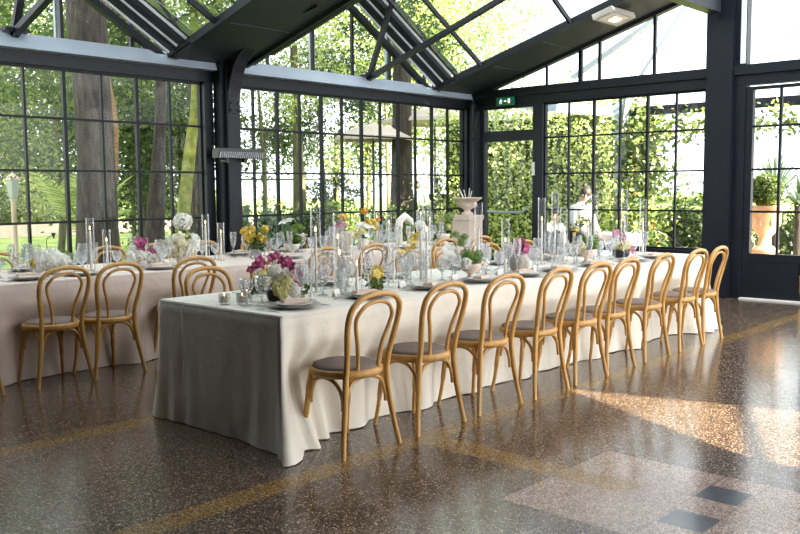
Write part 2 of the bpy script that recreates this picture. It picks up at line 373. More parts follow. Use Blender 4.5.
# ---- long wall
w = MB()
w.box(-2.7, UE, VW - 0.07, VW + 0.07, 0, ZS)                                    # sill panel
w.box(-2.7, 1.9, VW - 0.05, VW + 0.05, ZS, ZG); w.box(-2.7, 1.2, VW - 0.05, VW + 0.05, ZG, 4.0)  # unseen stretch kept solid, without windows, to dim the near end
w.box(1.2, UE, VW - 0.06, VW + 0.08, ZG, 2.82)                                  # header
w.box(1.2, UE, VW - 0.02, VW + 0.10, 2.82, ZB - 0.01)
w.box(6.10, 6.22, VW - 0.09, VW + 0.06, ZS, ZG); w.box(11.05, UE, VW - 0.09, VW + 0.06, ZS, ZG)
wl = w.build('wall_left', STEEL); struct(wl, 'long glazed garden wall of dark steel with low panel and header', 'wall')
b = MB(); b.add([(1.3, VW - 0.19, 2.82), (UE, VW - 0.19, 2.82), (UE, VW - 0.13, 2.97), (1.3, VW - 0.13, 2.97), (1.3, VW - .02, 2.82), (UE, VW - .02, 2.82), (UE, VW - .02, 2.97), (1.3, VW - .02, 2.97)],
      [(0, 1, 2, 3), (4, 7, 6, 5), (0, 4, 5, 1), (3, 2, 6, 7), (0, 3, 7, 4), (1, 5, 6, 2)])
struct(b.build('trim_1', STEEL_L), 'beam along the top of the long garden wall, sky light painted pale blue-grey', 'beam')  # sky light on the beam's sloping top put into the pale colour
for i in range(6):
    a0 = 6.497 + .7587 * i
    window('U', VW, a0, a0 + .7587, 2, ROWS, 'tall paned steel window, %s from the heater pillar in the corner bay' % ORD[i])
for i in range(5):
    a1 = 6.10 - .837 * i
    window('U', VW, a1 - .837, a1, 2, ROWS, 'tall paned steel window, %s from the heater pillar in the lawn bay' % ORD[i])


def pillar(u, n):
    m = MB(); m.box(u - .14, u + .135, VW - .24, VW - .10, 0, 3.0); m.box(u - .09, u + .09, VW - .30, VW - .24, 0, 3.0)
    o = m.build('trim_%d' % n, STEEL); struct(o, 'dark blue steel pillar between two bays of the long garden wall', 'pillar')
    k = MB(); pts = [(8.43, 2.36), (8.40, 2.60), (8.30, 2.86), (8.12, 3.04), (7.80, 3.18), (7.35, 3.27), (6.95, 3.33), (6.95, E(6.95) + .03), (8.46, E(8.46) + .03), (8.46, 2.36)]
    k.prism([(u - .012, v, z) for v, z in pts], (.024, 0, 0))
    curve = bez([(u, v, z - .005) for v, z in pts[:5]], 4)
    for p, q in zip(curve[:-1], curve[1:]): k.bar(p, q, .17, .022, up=(0, .7, .7))
    k.build('bracket', STEEL, o)
    g = MB(); g.box(u - .07, u + .075, 8.405, 8.425, 2.33, 2.62)
    for du in (-.05, .05):
        for z in (2.36, 2.44): g.ball((u + du, 8.40, z), .012, 8)
    g.build('bolt_plate', STEEL, o); return o
pillar(6.36, 2)
# wall heater on the pillar
h = thing('heater', 'ribbed dark bar heater fixed to the steel pillar of the long wall', 'heater', (6.34, 8.36, 1.80))
m = MB(); m.box(-.30, .36, -.06, .06, .0, .075); m.box(-.30, .36, -.075, .05, .075, .11); m.build('housing', BLACKM, h)
m = MB()
for i in range(22): m.bar((-.29 + .029 * i, -.066, .002), (-.275 + .029 * i, -.066, .072), .014, .012)
m.build('grille', principled('grille_grey', (.22, .23, .25), .3, metal=.8), h)
m = MB(); m.bar((-.14, -.01, .01), (-.14, -.01, -.055), .03, .02); m.bar((-.14, .12, -.03), (-.14, -.02, -.03), .02, .02); m.build('bracket', BLACKM, h); MB().bar((.10, 0, .01), (.10, 0, -.05), .06, .02).build('bracket', BLACKM, h)

# gables over the long wall
TRIM = [2]
def trim(m, mat, label, cat):
    TRIM[0] += 1; o = m.build('trim_%d' % TRIM[0], mat); struct(o, label, cat); return o
def gable(uc, half, name, bars):
    zb = ZB - .01; zt = 4.05; m = MB()
    s = (zt - zb) / half
    for sg in (-1, 1):
        m.bar((uc + sg * (half + .06), VW, zb + .03), (uc, VW, zt + .085), .10, .10, up=(0, 1, 0))
    for u, wd in bars:
        m.box(u - wd / 2, u + wd / 2, VW - .02, VW + .02, zb, zb + s * (half - abs(u - uc)) + .04)
    WN[0] += 1
    o = m.build('window_%d' % WN[0], STEEL); struct(o, 'triangular gable glazing above the %s bay of the long wall' % ('corner' if name == 'right' else 'lawn'), 'window')
    g = MB(); g.add([(uc - half, VW + .004, zb), (uc + half, VW + .004, zb), (uc, VW + .004, zt + .03)], [(0, 1, 2)]); g.build('pane', PANE, o)
    p = MB()
    for u in ((uc + .68, uc - .78) if name == 'right' else (uc + .62,)): p.box(u - .035, u + .035, VW + .09, VW + .13, zb - .2, zb + s * (half - abs(u - uc)) + .1)
    trim(p, STEEL_L, 'pale upright behind the %s gable of the long wall' % ('corner' if name == 'right' else 'lawn'), 'post')
gable(8.75, 2.05, 'right', [(7.119, .03), (7.88, .04), (8.609, .035), (9.358, .035), (10.128, .035)])
gable(3.83, 2.05, 'left', [(2.2, .03), (2.95, .04), (3.70, .035), (4.43, .035), (5.228, .04)])

# folded glass roof: flat dark soffit bands along end wall and pillars, ridged glass between
def soffit(u0, u1, name, seams, v1=4.6):
    m = MB(); m.add([(u0, 8.62, E(8.62)), (u1, 8.62, E(8.62)), (u1, v1, E(v1)), (u0, v1, E(v1)), (u0, 8.62, E(8.62) + .06), (u1, 8.62, E(8.62) + .06), (u1, v1, E(v1) + .06), (u0, v1, E(v1) + .06)],
      [(0, 1, 2, 3), (4, 7, 6, 5), (0, 4, 5, 1), (2, 6, 7, 3), (1, 5, 6, 2), (0, 3, 7, 4)])
    for v in seams: m.bar((u0, v, E(v) - .004), (u1, v, E(v) - .004), .018, .012)
    for u in (u0 + .05, u1 - .05): m.bar((u, 8.5, E(8.5) - .02), (u, v1, E(v1) - .02), .05, .05)
    o = trim(m, PANEL, name, 'soffit'); return o
soffit(10.14, UE + .02, 'dark sloping soffit band along the end wall roof edge', [7.6, 6.75, 5.9, 5.05])
soffit(5.58, 6.66, 'dark sloping soffit band running up from the heater pillar', [7.6, 6.75, 5.9, 5.05])
soffit(.70, 1.95, 'dark sloping soffit band at the lamp end of the roof', [7.6, 6.75, 5.9, 5.05])
def roofbay(ua, ub, name, bars):
    """ridged glass between soffit edges ua..ub, slope .58 to the ridge, whole fold climbing towards the middle of the room"""
    uc = (ua + ub) / 2; s = .59
    def Z(u, v): return E(v) + .02 + s * (min(u - ua, ub - u))
    for side, (e0, e1) in (('garden-side', (ua, uc)), ('end-side', (uc, ub))):
        WN[0] += 1; m = MB(); eu = e0 if side == 'garden-side' else e1
        for v in bars: m.bar((eu, v, Z(eu, v) - .02), (uc, v, Z(uc, v) - .02), .035, .06)
        m.bar((eu, 8.1, Z(eu, 8.1) - .03), (eu, 4.6, Z(eu, 4.6) - .03), .06, .08)
        o = m.build('window_%d' % WN[0], STEEL); struct(o, 'sloping %s roof glazing of the %s roof ridge' % (side, name), 'window')
        g = MB(); g.add([(eu, 8.1, Z(eu, 8.1)), (uc, 8.1, Z(uc, 8.1)), (uc, 4.6, Z(uc, 4.6)), (eu, 4.6, Z(eu, 4.6))], [(0, 1, 2, 3)]); g.build('pane', ROOFG, o)
    k = MB(); k.bar((uc, 8.5, Z(uc, 8.5) + .01), (uc, 4.6, Z(uc, 4.6) + .01), .08, .10); name = 'corner bay' if name == 'right' else 'lawn bay'; trim(k, STEEL, 'dark steel ridge bar of the %s roof ridge' % name, 'ridge bar')
    # stepped verge between wall gable and roof glass
    d = MB(); ws = MB()
    for sg, eu, xt in ((1, ub, .0), (-1, ua, .0)):
        for v, wd, mm, up in ((8.62, .09, 0, .0), (8.50, .02, 1, .075), (8.44, .10, 0, .05), (8.37, .01, 1, .06), (8.29, .12, 0, .07), (8.16, .02, 1, .085), (8.12, .05, 0, .07)):
            (d if mm == 0 else ws).bar((eu + sg * xt, v, E(v) - s * xt + up), (uc, v, Z(uc, v) + up), wd, .07 if mm == 0 else (.13 if wd > .015 else .05), up=(0, 0, 1))
    trim(d, STEEL, 'stepped dark verge rafters of the %s roof ridge' % name, 'rafter')
    trim(ws, STRIPW, 'light between the verge rafters of the %s roof ridge, painted as pale strips' % name, 'rafter strip')  # bright light along the verge steps put into white strips
roofbay(6.66, 10.14, 'right', [7.65, 6.2, 5.2])
roofbay(1.95, 5.58, 'left', [7.65, 6.9, 6.2, 5.2])
# struts of the bay trusses
m = MB(); m.bar((8.78, 8.58, 2.93), (8.78, 8.08, 4.02), .07, .05); m.bar((8.78, 8.55, 2.96), (8.78, 5.7, 3.90), .07, .06); m.box(8.66, 8.9, 8.5, 8.62, 2.965, 3.0)
trim(m, STEEL, 'pair of dark braces rising from the middle of the corner bay beam', 'brace')
m = MB(); m.bar((3.88, 8.55, 2.96), (3.88, 5.7, 3.90), .07, .06); m.bar((3.88, 8.58, 2.93), (3.88, 8.08, 3.98), .07, .05); m.box(3.76, 4.0, 8.5, 8.62, 2.965, 3.0)
trim(m, STEEL, 'dark brace rising from the middle of the lawn bay beam', 'brace')

# ---- end wall
w = MB()
w.box(UE - .07, UE + .07, -2.2, VW, ZG, 2.82); w.box(UE - .12, UE + .05, -2.2, VW, 2.82, 2.94)
w.box(UE - .07, UE + .07, 4.8, 7.27, 0, ZS)
w.box(UE - .07, UE + .07, 7.27, 7.40, 0, ZG); w.box(UE - .07, UE + .07, 8.42, VW, 0, ZG); w.box(UE - .07, UE + .07, -2.2, -.4, 0, ZG)
we = w.build('wall_end', STEEL); struct(we, 'glazed end wall frame of dark steel with header beam', 'wall')
m = MB(); m.box(UE - .15, UE - .06, 4.42, 4.75, 0, 4.0); m.box(UE - .06, UE + .08, 4.28, 4.80, 0, 4.02)
trim(m, STEEL, 'broad dark steel column standing in the end wall', 'column')
m = MB(); m.box(UE - .09, UE - .03, 4.29, 4.345, 2.96, 4.0); trim(m, STRIPW, 'pale upright strip on the broad end wall column', 'strip')
m = MB(); m.bar((UE - .3, 4.6, 3.68), (5, 4.6, 3.68), .16, .2); trim(m, STEEL, 'horizontal dark tie beam meeting the broad end wall column', 'beam')
m = MB(); m.tube([(11.02, 8.50, 0), (11.02, 8.50, 2.8)], .035, 10); m.tube([(11.05, 8.40, 2.62), (11.0, 8.47, 2.25)], .012, 6); m.ball((11.0, 8.46, 2.74), .03, 8); m.ball((11.0, 8.46, 2.2), .025, 8)
trim(m, STEEL, 'round dark pipe standing in the corner by the end door', 'pipe')
for i in range(3):
    a0 = 4.80 + .8233 * i
    window('V', UE, a0, a0 + .8233, 2, ROWS, 'tall paned steel window, %s from the broad column in the end wall' % ORD[i])
# gable glazing of the end wall
WN[0] += 1; m = MB()
for v, wd in ((7.246, .03), (6.677, .06), (6.369, .04), (5.54, .04)): m.box(UE - .02, UE + .02, v - wd / 2, v + wd / 2, 2.94, E(v) + .02)
m.bar((UE, 8.6, E(8.6) - .02), (UE, 4.6, E(4.6) - .02), .1, .06)
o = m.build('window_%d' % WN[0], STEEL); struct(o, 'rising gable glazing above the end door and paned windows', 'window')
g = MB(); g.add([(UE + .004, 8.3, 2.94), (UE + .004, 4.6, 2.94), (UE + .004, 4.6, E(4.6)), (UE + .004, 8.3, E(8.3))], [(0, 1, 2, 3)]); g.build('pane', PANE, o)
WN[0] += 1; m = MB()
m.bar((UE, .2, E(9) + .1), (UE, 4.6, E(4.6) - .02), .1, .06)
for v in (3.5, 2.4, 1.3): m.box(UE - .02, UE + .02, v - .02, v + .02, 2.94, 2.95 + SL * (v - .8))
o = m.build('window_%d' % WN[0], STEEL); struct(o, 'falling gable glazing above the double garden door', 'window')
g = MB(); g.add([(UE + .004, .8, 2.94), (UE + .004, 4.6, 2.94), (UE + .004, 4.6, E(4.6))], [(0, 1, 2)]); g.build('pane', PANE, o)
# door by the corner (transom + glazed leaf with push bar)
m = MB()
for a, b_, z0, z1 in ((7.40, 7.46, .05, ZG), (8.36, 8.42, .05, ZG)): m.box(UE - .05, UE + .05, a, b_, z0, z1)
m.box(UE - .05, UE + .05, 7.46, 8.36, 2.15, 2.31); m.box(UE - .05, UE + .05, 7.46, 8.36, 2.65, ZG); m.box(UE - .05, UE + .05, 7.46, 8.36, .05, .2)
d1 = m.build('door_1', STEEL); struct(d1, 'tall glazed exit door by the corner under the green sign', 'door')
g = MB(); g.add([(UE, 7.45, .15), (UE, 8.37, .15), (UE, 8.37, 2.7), (UE, 7.45, 2.7)], [(0, 1, 2, 3)]); g.build('pane', PANE, d1)
m = MB(); m.tube([(UE - .12, 8.25, 1.07), (UE - .12, 7.62, 1.06), (UE - .07, 7.50, 1.14)], .016, 8); m.build('push_bar', STEEL_L, d1)
m = MB(); m.box(UE - .08, UE - .05, 7.41, 7.45, 1.62, 1.82); m.build('hinge', PLASTW, d1)
# double garden door right of the column
def gdoor(n, v0, v1, label):
    m = MB(); f = .09
    m.box(UE - .04, UE + .04, v0, v0 + f, .02, ZG - .02); m.box(UE - .04, UE + .04, v1 - f, v1, .02, ZG - .02); m.box(UE - .04, UE + .04, v0 + f, v1 - f, .02, .58)
    m.box(UE - .04, UE + .04, v0 + f, v1 - f, ZG - .06, ZG - .02); m.box(UE - .055, UE - .04, v0 + .14, v1 - .14, .1, .48)
    c = (v0 + v1) / 2; m.box(UE - .02, UE + .02, c - .016, c + .016, .58, ZG - .06)
    for z in ROWS[1:-1]: m.box(UE - .018, UE + .018, v0 + f, v1 - f, z - .014, z + .014)
    o = m.build('door_%d' % n, STEEL); struct(o, label, 'door')
    g = MB(); g.add([(UE + .004, v0 + f, .57), (UE + .004, v1 - f, .57), (UE + .004, v1 - f, ZG - .05), (UE + .004, v0 + f, ZG - .05)], [(0, 1, 2, 3)]); g.build('pane', PANE, o)
    return o
d2 = gdoor(2, 3.44, 4.28, 'paned garden door with dark kick panel beside the broad column')
m = MB(); m.box(UE - .075, UE - .04, 3.52, 3.56, .12, .34); m.tube([(UE - .07, 3.54, .08), (UE - .07, 3.54, .5)], .011, 8); m.build('bolt', BRASS, d2)
m = MB(); m.box(UE - .12, UE - .03, 3.44, 4.28, .001, .018); m.build('threshold', PLASTW, d2)
gdoor(3, 2.60, 3.44, 'second paned garden door leaf beside the picture edge')
for i in range(3): window('V', UE, -.4 + i, .6 + i, 2, ROWS, 'paned end wall window outside the view, %s from the blind wall' % ORD[i])
# exit sign
s = thing('exit_sign', 'small green emergency exit sign above the glazed corner door', 'sign', (UE - .13, 7.90, 2.69))
s.scale = (1, .62, .70); MB().box(-.03, .03, -.24, .24, 0, .17).build('sign_box', GREENS, s)
m = MB(); x = -.032
def sq(a0, a1, z0, z1): m.add([(x, a0, z0), (x, a1, z0), (x, a1, z1), (x, a0, z1)], [(0, 1, 2, 3)])
sq(-.17, -.10, .035, .135); sq(-.06, .02, .078, .092); m.add([(x, -.02, .06), (x, -.02, .11), (x, -.06, .085)], [(0, 1, 2)])
m.ball((x, .10, .125), .014, 8, sc3=(.1, 1, 1)); m.bar((x, .10, .11), (x, .115, .07), .004, .03, up=(0, 1, 0)); m.bar((x, .115, .07), (x, .15, .035), .004, .016, up=(0, 1, 0)); m.bar((x, .115, .07), (x, .085, .055), .004, .016, up=(0, 1, 0)); m.bar((x, .085, .055), (x, .09, .03), .004, .014, up=(0, 1, 0)); m.bar((x, .105, .105), (x, .06, .085), .004, .012, up=(0, 1, 0)); m.bar((x, .105, .105), (x, .145, .09), .004, .012, up=(0, 1, 0))
m.build('pictogram', SIGNW, s)
# floodlight under soffit
f = thing('floodlight', 'pale box floodlight fixed under the dark roof soffit', 'light', (10.36, 5.72, E(5.72) - .03))
f.rotation_euler = (math.atan(SL) * -1, 0, 0)
MB().box(-.30, .32, -.14, .14, -.10, -.03).build('housing', noisy('fixture_grey', (.45, .42, .39), (.5, .47, .44), 8, .5), f)
MB().box(-.24, .20, -.10, .10, -.106, -.10).build('diffuser', principled('fixture_glass', (.8, .75, .68), .3), f)
MB().box(-.06, .1, -.05, .05, -.112, -.106).build('bulb', principled('warm_bulb', (1, .8, .6), .5, emis=(1, .8, .55), estr=2.5), f)
MB().box(-.05, .05, -.05, .05, -.03, .03).build('bracket', BLACKM, f)

# ---- rest of the room (behind and beside the view)
m = MB(); m.box(-2.7, -2.55, -2.2, VW, 0, 4.4); m.box(-2.7, 2.9, -2.15, -2.05, 0, 4.4); struct(m.build('wall_back', STEEL), 'dark wall behind the viewer', 'wall')
# right wall, unseen: blinds added as fill light, opening shaped for the sun patch
def polywall(mb=None):
    # opening shaped to cast the pointed sun patch on the floor
    ax, az = 4.78, 2.37
    L = [(4.20, .25), (4.20, 1.72), (ax, az), (5.36, 1.72), (5.36, .25)]
    m = MB(); y = -2.1
    m.add([(2.9, y, 0), (11.2, y, 0), (11.2, y, 4.4), (2.9, y, 4.4)] + [(a, y, z) for a, z in L],
          [(0, 1, 8, 4), (1, 2, 7, 8), (2, 6, 7), (2, 3, 6), (3, 5, 6), (3, 0, 4, 5)])
    return m
wr = polywall().build('wall_right', BLIND); struct(wr, 'unseen side wall of blinds added as fill, pointed opening shaped for the sun patch', 'wall')
m = MB(); m.bar((4.05, -2.08, 1.62), (5.5, -2.08, 1.93), .03, .03); trim(m, STEEL, 'slanted glazing bar in the unseen pointed side wall opening', 'bar')
rf = MB()
rf.add([(-2.7, 4.6, E(4.6) + .05), (6.2, 4.6, E(4.6) + .05), (6.2, -2.2, E(4.6) - .6), (-2.7, -2.2, E(4.6) - .6)], [(0, 1, 2, 3)])
rb = MB().add([(6.2, 4.6, E(4.6) + .05), (UE + .1, 4.6, E(4.6) + .05), (UE + .1, -2.2, E(4.6) - .6), (6.2, -2.2, E(4.6) - .6)], [(0, 1, 2, 3)]).build('ceiling_fill_blind', BLIND); struct(rb, 'unseen roof blind added to brighten the door end of the room', 'ceiling')  # unseen blind added as overhead fill light
rf.add([(-2.7, 8.72, E(8.72)), (.7, 8.72, E(8.72)), (.7, 4.6, E(4.6) + .05), (-2.7, 4.6, E(4.6) + .05)], [(0, 1, 2, 3)])
for ua, ub in ((6.66, 10.14), (1.95, 5.58)):
    uc = (ua + ub) / 2; rf.add([(ua, 4.59, E(4.6)), (ub, 4.59, E(4.6)), (uc, 4.59, E(4.6) + .59 * (ub - ua) / 2)], [(0, 1, 2)])
struct(rf.build('ceiling', PANEL), 'unseen dark roof panels added to hold light off the room beside the viewer', 'ceiling')  # unseen roof closed dark to control the light

# ------------------------------------------------------------------ chairs
def make_chair():
    t = thing('bentwood_chair', '', 'chair')
    m = MB(); m.lathe([(.150, .415), (.195, .413), (.207, .425), (.208, .445), (.200, .456), (.182, .458), (.150, .456), (.150, .415)], 28, smooth=True, sy=.98); m.build('seat_frame', WOOD, t)
    m = MB(); m.lathe([(.190, .4575), (.186, .468), (.165, .475), (.10, .480), (.001, .482)], 28, smooth=True, sy=.98); m.build('seat', SEAT, t)
    hoop = [(-.158, -.160, .44), (-.160, -.172, .52), (-.178, -.192, .62), (-.192, -.214, .72), (-.182, -.236, .80), (-.135, -.250, .848), (-.07, -.256, .868), (0, -.258, .874)]
    hoop = hoop + [(-x, y, z) for x, y, z in hoop[-2::-1]]
    MB().tube(bez(hoop, 4), .0165, 10).build('back_hoop', WOOD, t)
    inn = [(-.080, -.168, .45), (-.080, -.172, .50), (-.096, -.188, .60), (-.130, -.210, .70), (-.134, -.226, .755), (-.095, -.240, .806), (-.045, -.244, .826), (0, -.246, .830)]
    inn = inn + [(-x, y, z) for x, y, z in inn[-2::-1]]
    MB().tube(bez(inn, 4), .0115, 8).build('inner_hoop', WOOD, t)
    for s in (-1, 1):
        MB().tube(bez([(s * .158, -.158, .445), (s * .163, -.160, .36), (s * .176, -.167, .25), (s * .198, -.180, .12), (s * .220, -.196, 0)], 4), [.0175] * 5 + [.017] * 6 + [.0145] * 6, 10).build('leg', WOOD, t)
        MB().tube(bez([(s * .140, .125, .43), (s * .150, .135, .36), (s * .158, .150, .25), (s * .165, .165, .12), (s * .178, .184, 0)], 4), [.019] * 6 + [.0165] * 5 + [.0125] * 6, 10).build('leg', WOOD, t)
        MB().tube(bez([(s * .176, -.150, .25), (s * .170, -.143, .31), (s * .166, -.115, .365), (s * .168, -.07, .40), (s * .172, -.02, .412), (s * .165, .04, .405), (s * .153, .095, .375), (s * .148, .122, .33), (s * .150, .130, .27)], 3), .0105, 8).build('brace', WOOD, t)
    for y, xx in ((-.150, .158), (.138, .142)):
        MB().tube(bez([(-xx, y, .25), (-xx + .008, y, .31), (-xx + .035, y, .37), (-xx + .075, y, .40), (0, y * .98, .412), (xx - .075, y, .40), (xx - .035, y, .37), (xx - .008, y, .31), (xx, y, .25)], 3), .0105, 8).build('brace', WOOD, t)
    return t
CH0 = make_chair(); used = [False]
def chair(u, v, rz, label, group):
    o = CH0 if not used[0] else copy_tree(CH0); used[0] = True
    o.location = (u, v, 0); o.rotation_euler = (0, 0, rz); o['label'] = label; o['group'] = group; return o
NU = [3.33, 3.925, 4.535, 5.105, 5.66, 6.14, 6.75, 7.40, 7.86]
NF = [3.67, 4.24, 4.85, 5.82, 6.35, 7.05, 7.70]
FN = [3.03, 3.47, 4.18, 5.62, 6.30, 7.40, 8.05]
FF = [3.36, 4.46, 5.0, 5.62, 6.28, 6.95, 7.6]
J = random.Random(3)
for i, u in enumerate(NU):
    chair(u, 3.455 + J.uniform(-.012, .012), J.uniform(-.04, .04), 'bentwood chair, %s from the votive end, in the front table\'s long aisle row' % ORD[i], 'chairs in the aisle row of the front table')
for i, u in enumerate(NF):
    chair(u, 4.955 + J.uniform(-.02, .03), PI + J.uniform(-.08, .08), 'bentwood chair, %s from the votive end, on the front table\'s far inner side' % ORD[i], 'chairs in the inner row of the front table')
for i, u in enumerate(FN):
    chair(u, 6.31 + J.uniform(-.015, .015), J.uniform(-.06, .06), 'bentwood chair, %s fully seen from the cut-off end, in the back table\'s near row' % ORD[i], 'chairs in the near row of the back table')
for i, u in enumerate(FF):
    chair(u, 7.74 + J.uniform(-.015, .02), PI + J.uniform(-.06, .06), 'bentwood chair, %s from the cut-off end, in the back table\'s window row' % ORD[i], 'chairs in the window row of the back table')
chair(2.36, 6.33, .05, 'bentwood chair cut off by the picture edge, in the back table\'s near row', 'chairs in the near row of the back table')

# ------------------------------------------------------------------ table cloths
def tablecloth(x0, x1, y0, y1, zt, mat, label, dents, puddles, seed):
    J = random.Random(seed); r = .012
    per = []                                             # perimeter: (x, y, nx, ny, cornerness)
    def side(ax, ay, bx_, by, nx, ny, step=.025):
        L = math.hypot(bx_ - ax, by - ay); n = max(8, int(L / step))
        for i in range(n):
            t = i / n; c = min(t, 1 - t) * L; per.append((ax + (bx_ - ax) * t, ay + (by - ay) * t, nx, ny, math.exp(-(c / .16) ** 2), c))
    side(x0, y0, x1, y0, 0, -1); side(x1, y0, x1, y1, 1, 0); side(x1, y1, x0, y1, 0, 1); side(x0, y1, x0, y0, -1, 0)
    n = len(per); k = 22; V = []
    for j in range(k + 1):
        t = j / k; z = zt - t * (zt - .006)
        for i, (x, y, nx, ny, cn, c) in enumerate(per):
            # smooth the normal near corners so that the cloth fans out
            nn = Vector((0, 0))
            for d in range(-5, 6): q = per[(i + d) % n]; nn += Vector((q[2], q[3]))
            nn.normalize()
            a = i * .025
            f1 = mnoise.noise(Vector((a * 2.3, seed * 3.1, t * .5))); f2 = mnoise.noise(Vector((a * 5.5, seed, t * 1.2))) + .5 * mnoise.noise(Vector((a * 11, seed + 4, t * 3)))
            amp = t ** 1.25
            fold = math.exp(-(c / .42) ** 2) * math.sin(c * 38 + 1.2 + .8 * f1) * (1 if ny < -.5 else .12); es = .45 if nx < -.5 else 1
            off = r + amp * es * (.016 + .034 * f1 + .022 * f2) + cn * amp * .05 * es + fold * amp * .07
            for (du, sgn, dep) in dents:
                if abs(ny - sgn) < .1 and c > .02:
                    zz = max(0.0, min(1.0, (.60 - z) / .18)); zz = zz * zz * (3 - 2 * zz)
                    off -= dep * math.exp(-((x - du) / .27) ** 4) * zz
            for (px_, py_, amt) in puddles:
                dd = math.hypot(x - px_, y - py_); off += amt * math.exp(-(dd / .28) ** 2) * max(0, t - .45) ** 1.5 * 3 * (1 if ny < -.5 else .15)
            zz2 = z
            if t > .9: zz2 = max(.004, z + .004 * f2 * (t - .9) * 10); off += .018 * mnoise.noise(Vector((a * 9, seed, 3))) * (t - .9) * 10
            if j == 0: V.append((x + nn.x * .0, y + nn.y * .0, zt))
            else: V.append((x + nn.x * off, y + nn.y * off, zt - .004 if j == 0 else zz2))
    F = [(j * n + i, (j + 1) * n + i, (j + 1) * n + (i + 1) % n, j * n + (i + 1) % n) for j in range(k) for i in range(n)]
    m = MB(); m.add(V, F, 0, True)
    m.add([(x0, y0, zt), (x1, y0, zt), (x1, y1, zt), (x0, y1, zt)], [(0, 1, 2, 3)])
    o = m.build('tablecloth', mat); tag(o, label, 'tablecloth'); return o
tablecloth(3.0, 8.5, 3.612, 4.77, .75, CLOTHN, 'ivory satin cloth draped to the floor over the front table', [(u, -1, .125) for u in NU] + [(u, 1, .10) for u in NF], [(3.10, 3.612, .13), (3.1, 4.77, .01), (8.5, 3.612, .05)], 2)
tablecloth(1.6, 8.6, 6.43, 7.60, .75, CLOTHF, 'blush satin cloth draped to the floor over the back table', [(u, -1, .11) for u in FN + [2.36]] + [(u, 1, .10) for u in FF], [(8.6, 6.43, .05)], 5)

# ------------------------------------------------------------------ table ware (proto meshes)
ZT = .7505
def gl(profile, n): return MB().lathe(profile, n, smooth=n > 13)
gob = gl([(.036, .001), (.034, .004), (.008, .010), (.0055, .03), (.007, .055), (.012, .066), (.030, .080), (.040, .105), (.042, .135), (.039, .160)], 12).mesh('water_goblet', CRYST)
win = gl([(.036, .001), (.033, .004), (.006, .009), (.004, .05), (.004, .095), (.010, .103), (.030, .125), (.039, .155), (.036, .190), (.031, .215)], 18).mesh('wine_glass', CRYST)
flu = gl([(.033, .001), (.030, .004), (.006, .009), (.004, .04), (.006, .085), (.018, .110), (.026, .150), (.028, .190), (.027, .225)], 10).mesh('flute', CRYST)
plm = MB().lathe([(.001, .006), (.09, .006), (.105, .009), (.150, .020), (.152, .022), (.149, .024), (.10, .0125), (.001, .010)], 28).mesh('charger', STONEW)
plm2 = MB().lathe([(.001, .012), (.065, .012), (.075, .015), (.105, .026), (.107, .028), (.104, .029), (.075, .018), (.001, .016)], 24).mesh('side_plate', PORC)
m = MB()
for i in range(3): m.box(-.085 + .004 * i, .085 - .006 * i, -.035 + .003 * i, .035 - .004 * i, .0185 + .006 * i, .024 + .006 * i)
m.add([(-.05, -.028, .0369), (.06, -.02, .0369), (.055, .03, .0369), (-.055, .022, .0369), (0, 0, .047)], [(0, 1, 4), (1, 2, 4), (2, 3, 4), (3, 0, 4)], 0, True)
napm = m.mesh('napkin', NAPK)
m = MB(); m.box(-.006, .006, -.10, .02, 0, .003); m.box(-.011, .011, .02, .045, .001, .004)
for i in range(4): m.box(-.0105 + .006 * i, -.0075 + .006 * i, .045, .095, .001, .004)
forkm = m.mesh('fork', SILVER)
m = MB(); m.box(-.006, .006, -.11, -.01, 0, .005); m.add([(-.007, -.01, .002), (.007, -.01, .002), (.011, .06, .003), (.006, .11, .003), (-.006, .10, .003)], [(0, 1, 2, 3, 4)]); m.box(-.006, .009, -.01, .09, 0, .0025)
knifem = m.mesh('knife', SILVER)
m = MB(); m.add([(-.03, 0, .001), (.03, 0, .001), (.03, .016, .052), (-.03, .016, .052), (-.03, .032, .001), (.03, .032, .001)], [(0, 1, 2, 3), (3, 2, 5, 4)]); cardm = m.mesh('place_card', MENU)
OCC = [(3.40, 4.12, .20), (4.19, 4.05, .08), (5.19, 4.02, .16), (5.94, 4.10, .14), (7.02, 4.10, .17), (7.66, 4.10, .15), (3.36, 6.92, .22), (4.15, 6.90, .19), (4.62, 6.95, .19), (5.47, 6.95, .16), (5.95, 6.95, .16), (6.66, 6.95, .17), (7.05, 7.0, .18), (7.76, 7.0, .2), (8.42, 6.95, .16),
       (3.86, 4.27, .08), (3.97, 4.16, .08), (4.09, 4.30, .08), (4.02, 4.05, .08), (4.62, 4.28, .08), (4.84, 4.15, .08), (4.98, 4.33, .08), (5.58, 4.24, .08), (5.75, 4.10, .08), (6.55, 4.28, .08), (6.72, 4.16, .08), (6.86, 4.34, .08), (7.32, 4.20, .08), (7.45, 4.34, .08), (7.98, 4.24, .08), (8.10, 4.10, .08),
       (3.74, 7.0, .08), (3.88, 6.98, .08), (4.92, 7.0, .08), (5.08, 6.98, .08), (7.30, 7.02, .08), (7.46, 6.98, .08), (8.05, 7.0, .08), (8.22, 7.0, .08), (3.10, 4.24, .08), (3.17, 4.16, .08), (3.29, 4.27, .08)]
def clear(u, v):
    for _ in range(6):
        for a, b, r in OCC:
            d = math.hypot(u - a, v - b)
            if d < r:
                k = (r + .004) / max(d, .01); u, v = a + (u - a) * k, b + (v - b) * k
    OCC.append((u, v, .088)); return (u, v, ZT)
